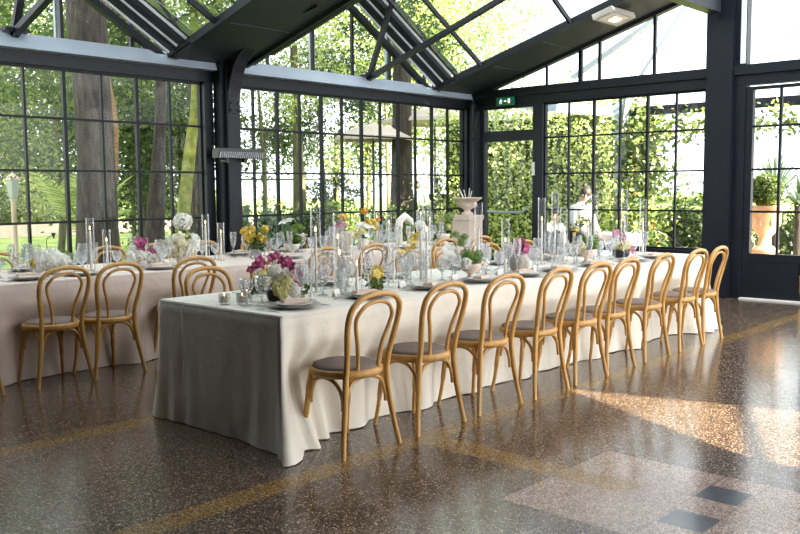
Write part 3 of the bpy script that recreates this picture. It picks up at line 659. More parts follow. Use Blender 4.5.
def place(u, v, s, tb, row, i, num, extra=True):
    """one setting: s = +1 the guest sits on the low-V side"""
    where = '%s place from the %s, %s table\'s %s side' % (ORD[i], 'votive end' if tb == 'front' else 'cut-off end', tb, row)
    G = lambda k: '%s on the %s table\'s %s side' % (k, tb, row)
    jr = lambda a: J.uniform(-a, a)
    p = link('charger_plate', plm, None, (u + jr(.01), v, ZT), (0, 0, jr(3))); tag(p, 'stone-grey charger plate, ' + where, 'plate', G('charger plates'))
    q = link('dinner_plate', plm2, None, (p.location.x, p.location.y, ZT), None); tag(q, 'white dinner plate on the charger, ' + where, 'plate', G('dinner plates'))
    n = link('napkin', napm, None, (u + jr(.01), v + jr(.01), ZT + .0115), (0, 0, jr(.6))); tag(n, 'folded peach napkin on the plate, ' + where, 'napkin', G('napkins'))
    fo = link('fork', forkm, None, (u - s * .19, v, ZT), (0, 0, 0 if s > 0 else PI)); tag(fo, 'silver fork beside the plate, ' + where, 'fork', G('forks'))
    kn = link('knife', knifem, None, (u + s * .185, v, ZT), (0, 0, 0 if s > 0 else PI)); tag(kn, 'silver knife beside the plate, ' + where, 'knife', G('knives'))
    gv = v + s * .235
    for nm, me, du, dv, lb in (('water_goblet', gob, .02, .0, 'cut crystal water goblet'), ('wine_glass', win, .125, .03, 'tall clear wine glass'), ('champagne_flute', flu, .215, -.03, 'slim clear champagne flute')):
        g = link(nm, me, None, clear(u + s * du + jr(.018), gv + s * dv + jr(.015)), (0, 0, jr(1)), J.uniform(1.08, 1.22)); tag(g, lb + ', ' + where, 'glass', G(lb + 's'))
    g = link('tumbler_goblet', gob, None, clear(u - s * .095 + jr(.018), gv + s * .06 + jr(.015)), (0, 0, jr(1)), 1.0); tag(g, 'small cut crystal goblet, ' + where, 'glass', G('small goblets'))
for i, u in enumerate(NU): place(u - .06, 3.612 + .20, 1, 'front', 'aisle', i, 9)
for i, u in enumerate(NF): place(u, 4.77 - .20, -1, 'front', 'inner', i, 9)
for i, u in enumerate(FN): place(u, 6.43 + .20, 1, 'back', 'near', i, 9)
for i, u in enumerate(FF): place(u, 7.60 - .20, -1, 'back', 'window', i, 9)
place(2.55, 6.63, 1, 'back', 'cropped', 0, 9)
for i, u in enumerate(NU[1:6]):
    c = link('place_card', cardm, None, (u - .16, 3.96, ZT), (0, 0, J.uniform(-.4, .4))); tag(c, 'small white tented place card, %s place from the votive end, front table' % ORD[i + 1], 'place card', 'place cards on the front table')

# candles
def candle(u, v, h, hc, label, lit=True):
    h, hc = (h * 1.28, hc * 1.18) if v < 5 else (h * 1.06, hc * 1.05)
    t = tag(MB().lathe([(.001, .001), (.031, .001), (.034, .008), (.034, h), (.035, h + .002)], 18).build('candle_tube', TUBEG, None, (u, v, ZT)), 'glass candle tube, ' + label, 'candle holder', 'glass candle tubes')
    c = thing('taper_candle', 'candle in glass tube, ' + label, 'candle', (u, v, ZT + .003), group='taper candles')
    MB().lathe([(.012, 0), (.010, hc * .5), (.008, hc - .006), (.006, hc), (.001, hc + .001)], 10).build('wax', WAX, c)
    MB().tube([(0, 0, hc), (.001, 0, hc + .012)], .0012, 5).build('wick', WICK, c)
    if lit: MB().lathe([(.001, hc + .008), (.0055, hc + .016), (.0045, hc + .026), (.001, hc + .042)], 8).build('flame', FLAME, c)
for (u, v, h, hc, lb) in [
    (3.86, 4.27, .44, .33, 'votive-side one of four by the orchid bowl'), (3.97, 4.16, .36, .20, 'middle one of four by the orchid bowl'), (4.09, 4.30, .40, .28, 'door-side one of four by the orchid bowl'), (4.02, 4.05, .30, .14, 'shortest of four by the orchid bowl'),
    (4.62, 4.28, .34, .20, 'lowest before the green pedestal bowl'), (4.84, 4.15, .46, .30, 'tallest before the green pedestal bowl'), (4.98, 4.33, .40, .30, 'behind the green pedestal bowl'),
    (5.58, 4.24, .44, .30, 'tall beside the magenta stone vase'), (5.75, 4.10, .34, .2, 'low beside the magenta stone vase'),
    (6.55, 4.28, .46, .32, 'tall before the blush moss bowl'), (6.72, 4.16, .38, .25, 'low before the blush moss bowl'), (6.86, 4.34, .50, .33, 'tallest behind the blush moss bowl'),
    (7.32, 4.20, .48, .36, 'tall between moss bowl and orchid pot'), (7.45, 4.34, .40, .26, 'low between moss bowl and orchid pot'),
    (7.98, 4.24, .52, .33, 'tall past the pink orchid pot'), (8.10, 4.10, .44, .3, 'low past the pink orchid pot')]:
    candle(u, v, h, hc, lb + ', front table', int(u * 100) % 3 != 0)
for (u, v, h, hc, lb) in [
    (3.74, 7.0, .42, .32, 'tall beside the white hydrangea mound'), (3.88, 6.98, .32, .22, 'low beside the white hydrangea mound'), (4.92, 7.0, .42, .33, 'tall between hydrangeas and yellow flowers'), (5.08, 6.98, .34, .24, 'low between hydrangeas and yellow flowers'),
    (7.30, 7.02, .44, .32, 'tall before the arched white vase'), (7.46, 6.98, .38, .26, 'low before the arched white vase'), (8.05, 7.0, .46, .34, 'tall past the arched white vase'), (8.22, 7.0, .38, .27, 'low past the arched white vase')]:
    candle(u, v, h, hc, lb + ', back table')
for (u, v, lb) in [(3.10, 4.24, 'front'), (3.17, 4.16, 'middle'), (3.29, 4.27, 'rear')]:
    g = tag(MB().lathe([(.001, .004), (.032, .004), (.035, .012), (.035, .065), (.033, .065), (.032, .014), (.001, .012)], 18).build('votive_glass', TUBEG, None, (u, v, ZT)), 'small clear votive glass, %s one of three at the front table end' % lb, 'candle holder', 'votive glasses')
    c = thing('votive_candle', 'short pinkish candle in the %s votive glass' % lb, 'candle', (u, v, ZT + .0125), group='votive candles')
    MB().lathe([(.027, 0), (.027, .036), (.001, .037)], 14).build('wax', VASEB, c); MB().lathe([(.001, .036), (.004, .043), (.001, .056)], 8).build('flame', FLAME, c)

# ------------------------------------------------------------------ flowers
def pompom(name, mat, r, n=260, size=.5, asp=.9, squash=.9):
    P = unit(RNG.normal(size=(n, 3))) * RNG.uniform(.72, 1.0, (n, 1)) * r * np.array([1, 1, squash])
    d = unit(P) ; t = unit(np.cross(d, RNG.normal(size=(n, 3))) + d * .35); w_ = unit(np.cross(t, d))
    s = (r * size * RNG.uniform(.7, 1.2, n))[:, None]
    return quads_mesh(name, np.stack([P - t * s / 2, P + w_ * s * asp / 2 + d * s * .1, P + t * s / 2, P - w_ * s * asp / 2 + d * s * .1], 1), MATS[mat])
def orchid(name, mat, r):
    m = MB()
    for k in range(5):
        a = 2 * PI * k / 5 + .3; c, s_ = math.cos(a), math.sin(a); wd = .55 if k % 2 else .4
        pt = lambda x, y, z: (r * (x * c - y * s_), r * (x * s_ + y * c), r * z)
        m.add([pt(.05, 0, 0), pt(.5, -wd, .12), pt(1, -.18, .02), pt(1.06, 0, -.02), pt(1, .18, .02), pt(.5, wd, .12), pt(.55, 0, .2)], [(0, 1, 6), (1, 2, 6), (2, 3, 6), (3, 4, 6), (4, 5, 6), (5, 0, 6)], 0, True)
    m.add([(-.12 * r, -.1 * r, .08 * r), (.12 * r, -.1 * r, .08 * r), (.22 * r, -.4 * r, .35 * r), (0, -.55 * r, .3 * r), (-.22 * r, -.4 * r, .35 * r)], [(0, 1, 2, 3, 4)], 0, True)
    return m.mesh(name, MATS[mat])
BL = dict(hyd=pompom('hydrangea_bloom', 'petal_white', .085, 330, .38), hydc=pompom('carnation_bloom', 'petal_cream', .05, 200, .5), lem=pompom('carnation_bloom', 'petal_lemon', .045, 190, .5), yel=pompom('freesia_bloom', 'petal_yellow', .032, 120, .7),
          ora=pompom('freesia_bloom', 'petal_orange', .028, 70, .8), moss=pompom('green_carnation', 'moss', .055, 500, .28, .4), omag=orchid('orchid_bloom', 'petal_magenta', .042), opin=orchid('orchid_bloom', 'petal_pink', .04), owhi=orchid('lily_bloom', 'petal_white', .08), oyel=orchid('orchid_bloom', 'petal_yellow', .032), cre=pompom('rose_bloom', 'petal_cream', .04, 150, .7), pin=pompom('carnation_bloom', 'petal_pink', .04, 150, .5),
          leafc=quads_mesh('leaf_cluster', leafquads(RNG.normal(size=(36, 3)) * np.array([.03, .03, .025]), .055, .45), MATS['leaf_mid']))
def bloom(t, kind, x, y, z, sc3=1.0, tilt=None):
    nm = BL[kind].name.split('.')[0]
    rot = (J.uniform(-.5, .5), J.uniform(-.5, .5), J.uniform(0, 6.3)) if tilt is None else tilt
    return link(nm, BL[kind], t, (x, y, z), rot, sc3)
CAMROT = (1.35, 0, -.85)      # blooms that face the viewer's aisle
def face(j=.4): return (1.2 + J.uniform(-j, j), J.uniform(-j, j), -.8 + J.uniform(-j, j) * 1.6)
def stem(t, pts, r=.0025, mat=STEM): return MB().tube(bez(pts, 5), r, 6).build('stem', mat, t)
def vase(t, prof, mat, n=24): return MB().lathe(prof, n).build('vase', mat, t)
BOWL = [(.001, .001), (.045, .001), (.047, .006), (.03, .014), (.022, .03), (.028, .042), (.065, .062), (.085, .095), (.088, .118), (.083, .118), (.075, .09), (.03, .055), (.001, .05)]
LOWB = [(.001, .001), (.06, .001), (.075, .02), (.082, .05), (.078, .075), (.073, .075), (.07, .03), (.001, .02)]
CYL = [(.001, .001), (.05, .001), (.062, .02), (.066, .06), (.06, .10), (.055, .12), (.05, .12), (.05, .03), (.001, .02)]
def arrangement(u, v, label, grp): return thing('flower_arrangement', label, 'flowers', (u, v, ZT), 0, grp)
GF, GB = 'flower arrangements on the front table', 'flower arrangements on the back table'
# big orchid bowl
t = arrangement(3.40, 4.12, 'big bowl of magenta orchids over yellow and white carnations at the front table\'s end', GF)
t.scale = (.78, .78, .92); vase(t, LOWB, DARKPOT)
for x, y, z, k, s in [(-.07, -.10, .09, 'lem', 1.1), (-.09, .0, .13, 'lem', 1.15), (-.02, -.12, .12, 'lem', 1.2), (-.10, .06, .17, 'lem', 1), (.03, -.08, .13, 'hydc', 1.2), (.06, -.13, .08, 'hyd', .62), (.10, -.03, .15, 'hyd', .8), (.02, .04, .18, 'hyd', .75), (.15, -.06, .10, 'hyd', .7), (.09, -.12, .05, 'cre', 1), (-.04, .08, .13, 'lem', 1.1), (.15, .03, .14, 'cre', 1.1), (.18, -.02, .09, 'hydc', .9), (-.05, -.13, .06, 'lem', 1)]: bloom(t, k, x, y, z, s)
stem(t, [(0, 0, .06), (-.05, .05, .20), (-.02, .04, .27), (.06, -.02, .27), (.13, -.08, .21), (.16, -.1, .15)], .003)
stem(t, [(0, 0, .06), (-.07, .06, .20), (-.12, .08, .26), (-.15, .10, .22)], .003)
for x, y, z in [(-.17, .10, .215), (-.145, .07, .245), (-.11, .06, .27), (-.08, .08, .25), (-.03, .03, .285), (0, .0, .30), (.03, -.02, .27), (.06, -.03, .25), (.085, -.05, .265), (.10, -.07, .23), (.12, -.09, .20), (.14, -.09, .17), (.05, -.11, .14), (.02, -.12, .11), (.11, -.13, .11)]: bloom(t, 'omag', x, y, z, J.uniform(.8, 1.0), face())
for x, y, z in [(.17, -.12, .06), (-.12, .1, .1)]: bloom(t, 'leafc', x, y, z)
# yellow bud vase with branch
t = arrangement(4.19, 4.05, 'green glass bud vase of yellow orchids with one long arching branch', GF)
vase(t, [(.001, .001), (.028, .001), (.032, .02), (.032, .085), (.028, .085), (.028, .02), (.001, .012)], noisy('olive_glass', (.22, .26, .06), (.34, .36, .12), 20, .15), 16)
for k in range(9): bloom(t, 'oyel' if k % 3 else 'yel', J.uniform(-.05, .05), J.uniform(-.04, .04), J.uniform(.10, .145), J.uniform(.9, 1.15), face())
for k in range(4): bloom(t, 'leafc', J.uniform(-.03, .03), J.uniform(-.03, .03), .03 + .025 * k, .8)
stem(t, [(0, 0, .08), (.02, -.02, .14), (.12, -.06, .19), (.21, -.10, .24), (.26, -.12, .30), (.27, -.13, .35)], .002, TWIG)
stem(t, [(0, 0, .08), (-.05, .03, .10), (-.12, .04, .07), (-.17, .04, .03)], .003, TWIG)
for x, y, z in [(.19, -.09, .25), (.22, -.10, .27), (.25, -.12, .29), (.27, -.13, .315), (.265, -.125, .345), (.28, -.13, .365), (.24, -.11, .33), (.16, -.08, .26)]: bloom(t, 'oyel', x, y, z, J.uniform(.5, .75), face())
# pedestal bowl with moss and white lily
t = arrangement(5.19, 4.02, 'white pedestal bowl with green carnations and a leaning twig', GF)
vase(t, BOWL, VASEB)
for k in range(9): bloom(t, 'moss', .055 * math.cos(k * .7), .055 * math.sin(k * .7), .14 + .018 * (k % 3), J.uniform(.7, .95))
for x, y, z in [(-.08, -.02, .12), (.075, -.05, .115), (.10, .02, .12)]: bloom(t, 'hyd', x, y, z, .6)
for x, y, z in [(-.14, .10, .22), (-.18, .06, .16)]: bloom(t, 'owhi', x, y, z, .75, face(.2))
stem(t, [(0, 0, .1), (-.03, .02, .2), (-.05, .04, .28)], .003, TWIG)
for k in range(5): bloom(t, 'moss', -.05 + J.uniform(-.05, .05), .05 + J.uniform(-.03, .03), .30 + J.uniform(-.04, .035), .55)
# stone vase, magenta
t = arrangement(5.94, 4.10, 'cracked stone vase with a tuft of magenta orchids', GF)
vase(t, [(.001, .001), (.06, .001), (.075, .02), (.085, .07), (.078, .125), (.06, .14), (.055, .14), (.06, .06), (.001, .03)], VASEC)
for k in range(12): bloom(t, 'omag', J.uniform(-.09, .09), J.uniform(-.07, .05), J.uniform(.15, .24), J.uniform(.9, 1.2), face(.7))
for k in range(3): stem(t, [(0, 0, .1), (J.uniform(-.04, .04), J.uniform(-.04, .04), .2)], .0025)
# blush bowl, moss
t = arrangement(7.02, 4.10, 'blush footed bowl with green moss ball and white filler flowers', GF)
vase(t, BOWL, VASEB)
for k in range(10): bloom(t, 'moss', .05 * math.cos(k * .63) + .02, .05 * math.sin(k * .63), .15 + .025 * (k % 3), J.uniform(.8, 1.05))
for x, y, z in [(-.10, .02, .15), (-.14, .03, .14), (.10, .05, .15)]: bloom(t, 'hydc', x, y, z, 1.2)
stem(t, [(-.02, .02, .1), (-.04, .04, .25), (-.03, .05, .36)], .003)
for x, y, z in [(-.12, .06, .26), (-.09, .05, .30), (-.04, .05, .36), (.0, .05, .40), (.05, .05, .38)]: bloom(t, 'oyel', x, y, z, .65, face())
for x, y, z in [(-.03, .05, .34), (.02, .05, .37)]: bloom(t, 'leafc', x, y, z, .7)
# pink & yellow pot
t = arrangement(7.66, 4.10, 'dark low pot with a yellow rose ball and pink orchids above', GF)
vase(t, LOWB, DARKPOT)
for k in range(6): bloom(t, 'lem', .045 * math.cos(k), .045 * math.sin(k), .10 + .02 * (k % 2), 1.1)
for k in range(8): bloom(t, 'opin' if k % 3 else 'omag', J.uniform(-.1, .06), J.uniform(-.05, .05), J.uniform(.18, .25), J.uniform(.9, 1.15), face(.5))
for x, y, z in [(.12, -.04, .10), (.13, -.05, .06)]: bloom(t, 'opin', x, y, z, .9, face())
# back table
t = arrangement(3.36, 6.92, 'broad mound of white hydrangea with green sprigs and a dark curled pod', GB)
t.scale = (.74, .74, .84); vase(t, LOWB, VASEW)
for x, y, z in [(-.13, 0, .12), (-.05, -.05, .13), (.03, -.02, .15), (.10, -.03, .12), (-.08, .05, .17), (.04, .06, .17), (.14, .0, .10), (-.16, .02, .09)]: bloom(t, 'hyd', x, y, z, 1.05)
for x, y, z in [(.14, .10, .20), (.20, .08, .18), (.22, .05, .13), (.17, .08, .14)]: bloom(t, 'moss', x, y, z, .85)
for x, y, z in [(-.22, -.02, .15), (-.24, -.03, .12)]: bloom(t, 'yel', x, y, z, .9)
stem(t, [(0, .03, .15), (-.04, .03, .26), (-.04, .03, .34), (.0, .03, .37), (.04, .02, .39)], .004, BLACKM)
MB().lathe([(.006, 0), (.012, .03), (.028, .055), (.001, .058)], 10).build('seed_pod', BLACKM, t, (.035, .02, .345))
t = arrangement(4.15, 6.90, 'white flowers topped by deep magenta blooms between two candle groups', GB)
t.scale = (.80, .80, .92); vase(t, LOWB, VASEW)
for x, y, z in [(-.10, 0, .10), (-.02, -.04, .11), (.08, -.04, .09), (.14, -.02, .07), (-.04, .04, .15)]: bloom(t, 'hyd', x, y, z, .85)
for k in range(13): bloom(t, 'omag', J.uniform(-.05, .07), J.uniform(-.05, .03), J.uniform(.17, .27), 1.05, face(.8))
for k in range(7): bloom(t, 'omag', J.uniform(.08, .16), J.uniform(-.06, .0), J.uniform(.10, .17), 1.0, face(.8))
bloom(t, 'yel', .18, -.03, .10, 1.1); bloom(t, 'cre', .2, -.02, .07)
t = arrangement(4.62, 6.95, 'tall white hydrangea heads rising above the back table before the pillar', GB)
t.scale = (.86, .86, .88); vase(t, CYL, VASEW)
for x, y, z, s in [(-.10, 0, .16, 1.2), (-.06, -.04, .24, 1.1), (.09, -.02, .18, 1.25), (.13, .0, .24, 1.0), (-.14, .02, .20, 1.0), (.03, .02, .44, 1.2), (.07, .02, .45, .9), (.02, -.05, .15, 1)]: bloom(t, 'hyd' if z > .3 or x > 0 else 'hydc', x, y, z, s if (z > .3 or x > 0) else s * 1.9)
stem(t, [(0, 0, .1), (.01, .02, .25), (.03, .02, .40)], .004); bloom(t, 'leafc', .0, -.02, .30, 1.2)
t = arrangement(5.47, 6.95, 'loose bunch of yellow flowers in a glass jar on the back table', GB)
vase(t, CYL, CRYST, 16)
for k in range(16): bloom(t, 'yel', J.uniform(-.12, .12), J.uniform(-.06, .06), J.uniform(.15, .30), J.uniform(1.1, 1.6))
for k in range(6): bloom(t, 'leafc', J.uniform(-.08, .08), J.uniform(-.05, .05), J.uniform(.10, .22), 1.1)
t = arrangement(5.95, 6.95, 'ball of green carnations with pale lily petals on the back table', GB)
vase(t, BOWL, VASEW)
for k in range(16): bloom(t, 'moss', .08 * math.cos(k * 1.3), .07 * math.sin(k * 1.3), .16 + .03 * (k % 5), 1.0)
for x, y, z in [(.12, -.02, .20), (.10, .0, .27), (0, .05, .36), (-.06, .05, .34)]: bloom(t, 'owhi', x, y, z, .8)
stem(t, [(0, 0, .2), (-.04, .05, .4), (-.08, .05, .55)], .003)
for k in range(3): bloom(t, 'oyel', -.09 + J.uniform(-.04, .03), .05, .53 + J.uniform(-.03, .03), 1)
t = arrangement(6.66, 6.95, 'ribbed white vase with pink carnations and one orange bloom', GB)
vase(t, [(.001, .001), (.07, .001), (.085, .03), (.10, .12), (.11, .17), (.10, .18), (.08, .16), (.001, .05)], VASEC, 14)
for k in range(9): bloom(t, 'pin', J.uniform(-.11, .03), J.uniform(-.05, .05), J.uniform(.22, .30), 1.1)
stem(t, [(0, 0, .15), (.02, .02, .3), (.05, .02, .36)], .003); bloom(t, 'ora', .05, .02, .37, 1.6)
for k in range(5): bloom(t, 'hydc', .12 + J.uniform(-.04, .10), J.uniform(-.04, .04), .17 + J.uniform(-.03, .04), .9)
for k in range(4): bloom(t, 'lem', .22 + J.uniform(-.04, .10), J.uniform(-.04, .04), .18 + J.uniform(-.05, .04), .9)
t = arrangement(7.05, 7.0, 'white lilies with yellow and orange sprays beside the pink carnations', GB)
vase(t, CYL, VASEW)
for k in range(6): bloom(t, 'owhi', J.uniform(-.12, .1), J.uniform(-.06, .06), J.uniform(.18, .28), 1)
for k in range(7): bloom(t, 'yel' if k % 3 else 'ora', J.uniform(-.05, .25), J.uniform(-.05, .05), J.uniform(.18, .36), 1.1)
stem(t, [(0, 0, .1), (.05, .03, .3), (.06, .03, .42)], .003); bloom(t, 'ora', .06, .03, .43, 1.5)
t = arrangement(7.76, 7.0, 'large arched white vase holding pale green and yellow blooms', GB)
MB().tube([(-.10, 0, .01), (-.11, 0, .18), (-.09, 0, .30), (0, 0, .355), (.09, 0, .30), (.11, 0, .18), (.10, 0, .01)], .045, 14).build('vase', VASEW, t)
for k in range(6): bloom(t, 'yel' if k % 2 else 'moss', J.uniform(.0, .08), -.04, J.uniform(.10, .24), 1)
for k in range(4): bloom(t, 'hyd', .2 + J.uniform(-.03, .10), -.03, .18 + J.uniform(-.06, .08), .8)
t = arrangement(8.42, 6.95, 'round green and yellow ball of blooms at the back table\'s far end', GB)
vase(t, BOWL, VASEW)
for k in range(16): bloom(t, 'moss' if k % 3 else 'lem', .09 * math.cos(k * 1.3), .08 * math.sin(k * 1.3), .20 + .035 * (k % 5), 1.0)
stem(t, [(0, 0, .2), (-.02, .0, .1)], .004)

# ------------------------------------------------------------------ pedestal and urn in the corner
p = thing('pedestal', 'square pinkish stone pedestal in the corner by the exit door', 'pedestal', (10.52, 8.21, 0), 0)
m = MB(); m.box(-.19, .19, -.19, .19, 0, .12); m.box(-.16, .16, -.16, .16, .12, .96); m.build('shaft', MARB, p); MB().box(-.18, .18, -.18, .18, .96, 1.03).build('cap', MARB, p)
p = thing('urn', 'carved pale stone urn with sticks standing on the corner pedestal', 'urn', (10.52, 8.21, 1.031))
MB().lathe([(.001, 0), (.09, 0), (.09, .03), (.05, .05), (.045, .07), (.10, .11), (.135, .15), (.13, .18), (.16, .205), (.225, .245), (.23, .265), (.20, .265), (.12, .2), (.001, .19)], 24).build('bowl', MARB, p)
m = MB()
for k in range(7): a = k * .9; m.tube([(.03 * math.cos(a), .03 * math.sin(a), .2), (.10 * math.cos(a) - .05, .10 * math.sin(a), .36 + .02 * (k % 3))], .007, 6)
m.build('dry_sticks', PORC, p)
for a in range(4):
    MB().ball((.12 * math.cos(a * PI / 2 + .6), .12 * math.sin(a * PI / 2 + .6), .15), .035, 8).build('carved_mask', MARB, p)

# ------------------------------------------------------------------ garden
gr = MB().box(-40, 120, VW + .2, 140, -.35, -.12).build('ground', GRASS); struct(gr, 'sunlit garden lawn beyond the long glazed wall', 'lawn')
gr = MB().box(UE + .2, 60, -60, VW + .2, -.35, -.10).build('ground_terrace', PAVE); struct(gr, 'pale paved terrace outside the end wall', 'terrace')
pw = MB().box(6, 30, 30.0, 30.4, -.13, .35).build('garden_wall', PINKW); struct(pw, 'low pinkish garden wall at the far lawn edge', 'wall')
def tube_tree(t, pts, rs, mat, n=14):
    P = bez(pts, 6); k = len(P); R = np.interp(np.linspace(0, 1, k), np.linspace(0, 1, len(rs)), rs)
    R = [float(r) * (1 + .10 * mnoise.noise(Vector((i * .45, r * 9, 0)))) for i, r in enumerate(R)]
    return MB().tube(P, list(R), n).build('trunk', mat, t)
def crown(t, blobs, mat, size, asp=.5):
    co = [leafquads(crown_pts(n, c, r, cl), size, asp) for (c, r, n, cl) in blobs]
    return link('crown', quads_mesh('crown', np.concatenate(co), MATS[mat]), t)
def tree(name, label, trunk, rs, blobs, mat, size, bark=BARK, group=None):
    base = trunk[0]; t = thing(name, label, 'tree', base, group=group); B = Vector(base)
    tube_tree(t, [Vector(p) - B for p in trunk], rs, bark)
    if blobs: crown(t, [(tuple(Vector(c) - B), r, n, cl) for c, r, n, cl in blobs], mat, size)
    return t
G = -.12
tree('tree', 'thick dark tree trunk with a ring scar close outside the lawn bay', [(6.50, 12, G), (6.55, 12, 2), (6.50, 12.05, 4.5), (6.6, 12.2, 8)], [.34, .26, .27, .22], [((7.2, 13, 8.2), (3.2, 2.6, 2.0), 9000, 60)], 'leaf_mid', .13)
tree('palm_tree', 'palm with orange fibrous trunk beside the thick dark trunk', [(7.36, 13.1, G), (7.30, 13.1, 1.2), (7.36, 13.1, 2.5), (7.24, 13.1, 3.6), (7.3, 13.1, 5.5)], [.22, .16, .19, .15, .17], None, 'leaf_lime', .2, PALMB)
t = bpy.data.objects['palm_tree']
def frond(t, base, d, L, droop, mat='leaf_lime', wd=.28):
    P = []; d = Vector(d).normalized(); side = d.cross(Vector((0, 0, 1))).normalized(); co = []
    for i in range(30):
        s = i / 29; c = Vector(base) + d * L * s + Vector((0, 0, -droop * s * s)); P.append(c)
        for sg in (-1, 1):
            tip = c + (side * sg * wd * math.sin(PI * min(1, s * .9 + .12)) + d * .18 + Vector((0, 0, -.10))) 
            o = d * .018; co.append([c - o, c + o, tip + o * .3, tip - o * .3])
    f = link('frond', quads_mesh('frond', np.array([[tuple(v) for v in q] for q in co]), MATS[mat]), t)
    MB().tube(P, [.014 * (1 - .8 * i / 29) for i in range(30)], 5).build('rib', STEM, f); return f
for k in range(9):
    a = k * .7; frond(t, (-.12, 0, 5.5), (math.cos(a), math.sin(a), .5), 2.2, 1.8)
pl = thing('palm_shrub', 'low palm with long bright fronds crossing in front of the garden shrubs', 'palm', (8.0, 15.2, G))
MB().tube([(0, 0, 0), (0, 0, .7)], [.2, .14], 10).build('trunk', PALMB, pl)
for dx, dy, dz, L, dr in [(-.8, -.1, 1.3, 2.3, .5), (-.5, -.3, 1.1, 2.1, .9), (.6, -.2, 1.3, 2.0, .7), (.2, .6, 1.4, 2.0, .6), (-.3, .5, 1.2, 2.1, .8), (.8, .3, .9, 1.8, .9)]: frond(pl, (0, 0, .7), (dx, dy, dz), L, dr, wd=.35)
tree('tree', 'leaning mossy tree trunk seen through the lawn bay', [(8.35, 13.6, G), (8.5, 13.6, .8), (8.75, 13.7, 3), (8.9, 13.8, 6)], [.38, .17, .09, .08], [((9.5, 14.5, 6.3), (2.6, 2.2, 1.6), 6000, 45)], 'leaf_mid', .12, BARK)
tree('tree', 'bright yellow-green trunk next to the heater pillar', [(9.6, 14.6, G), (9.95, 14.6, 2.2), (10.15, 14.6, 3.3), (10.2, 14.7, 5)], [.16, .11, .12, .08], [((11, 15.5, 5.6), (2.4, 2, 1.6), 5000, 40)], 'leaf_lime', .12, noisy('yellow_green_bark', (.10, .12, .02), (.26, .27, .05), 8, .9))  # bark coloured a brighter yellow-green than the other trunks
tree('tree', 'dark trunk with bare brown bark beside the heater pillar', [(10.6, 15.2, G), (10.65, 15.2, 2), (10.6, 15.3, 4)], [.30, .22, .15], [((10.6, 15.5, 5.0), (1.8, 1.8, 1.4), 3500, 30)], 'leaf_dark', .12, BARK)
# leafy trees and shrubs behind the left bay
for (c, r, n, cl, mat, sz, nm, lb) in [
    ((5.4, 14.3, 3.2), (1.5, 1.1, 1.7), 6500, 50, 'leaf_mid', .10, 'tree', 'leafy green tree high beside the garden lamp'),
    ((8.9, 18, 4.4), (2.3, 1.6, 2.9), 9000, 70, 'leaf_mid', .13, 'tree', 'broad green tree behind the thick trunk'),
    ((11.8, 19.5, 3.6), (2.4, 1.6, 3.0), 9000, 70, 'leaf_dark', .14, 'tree', 'dark green tree filling the gap between trunk and mossy trunk'),
    ((12.9, 21.0, 3.8), (2.2, 1.8, 3.2), 8000, 70, 'leaf_mid', .15, 'tree', 'green tree behind the yellow-green trunk')]:
    t = thing(nm, lb, 'tree', (c[0], c[1], G)); tube_tree(t, [(0, 0, 0), (.1, 0, 1.2), (0, .1, c[2])], [.10, .07, .03], BARKM, 8)
    crown(t, [((0, 0, c[2] - G), r, n, cl)], mat, sz)
for i in range(5):
    u = 7.5 + i * 2.5; t = thing('tree', 'tall dense tree in the far tree line, %s from the lamp' % ORD[i], 'tree', (u * 1.12 + .8, 34 + (i % 2) * 2.5, G), group='far tree line')
    tube_tree(t, [(0, 0, 0), (.1, 0, 3), (0, 0, 7)], [.3, .22, .1], BARK, 8)
    hgt = (5.0, 5.5, 5.4, 5.6, 5.0, 3.6, 3.2)[i]
    crown(t, [((0, 0, hgt * .95), (2.6, 1.6, hgt), 8000, 90)], ('leaf_dark', 'leaf_mid')[i % 2], .26)
for i in range(8):
    u = 9.0 + i * 2.0; t = thing('shrub', 'rounded garden shrub behind the low pink wall, %s from the lamp' % ORD[i], 'shrub', (u, 32.0, G), group='shrubs behind the low pink wall')
    MB().tube([(0, 0, 0), (0, 0, .8)], .06, 6).build('stem', BARK, t)
    co = leafquads(crown_pts(3500, (0, 0, 1.1), (1.3, .9, 1.15), 45), .13); link('foliage', quads_mesh('foliage', co, MATS[('leaf_mid', 'leaf_lime')[i % 2]]), t)
# unseen tall trees added on the sun side to shade the trunks and background
for (u, v, z, r, n_, lb) in [(4.6, -13, 14.2, (3.6, 2.4, 3.4), 26000, 'unseen tall tree added for shade outside the blind wall, nearer the back'), (.5, -14, 12, (3.2, 2.4, 4.0), 12000, 'unseen tall tree added for shade outside the blind wall, beside the back wall')]:
    t = thing('tree', lb, 'tree', (u, v, G)); tube_tree(t, [(0, 0, 0), (.1, 0, 5), (0, .1, z)], [.4, .3, .15], BARK, 10)
    crown(t, [((0, 0, z - G), r, n_, 120)], 'leaf_dark', .36)
t = thing('tree', 'very tall unseen tree far outside the blind wall, added for dappled shade', 'tree', (8, -22, G)); tube_tree(t, [(0, 0, 0), (.2, 0, 9), (0, .1, 25)], [.6, .45, .2], BARK, 10)
crown(t, [((0, 0, 25.5), (6.5, 3, 6.5), 3600, 46)], 'leaf_dark', .62)
t = thing('tree', 'unseen tall tree added for shade outside the blind wall, opposite the corner bay', 'tree', (10.8, -13, G)); tube_tree(t, [(0, 0, 0), (.1, 0, 5), (0, .1, 15)], [.4, .3, .15], BARK, 10)
crown(t, [((0, 0, 15.8), (3.2, 2.0, 2.4), 11000, 100)], 'leaf_dark', .36)
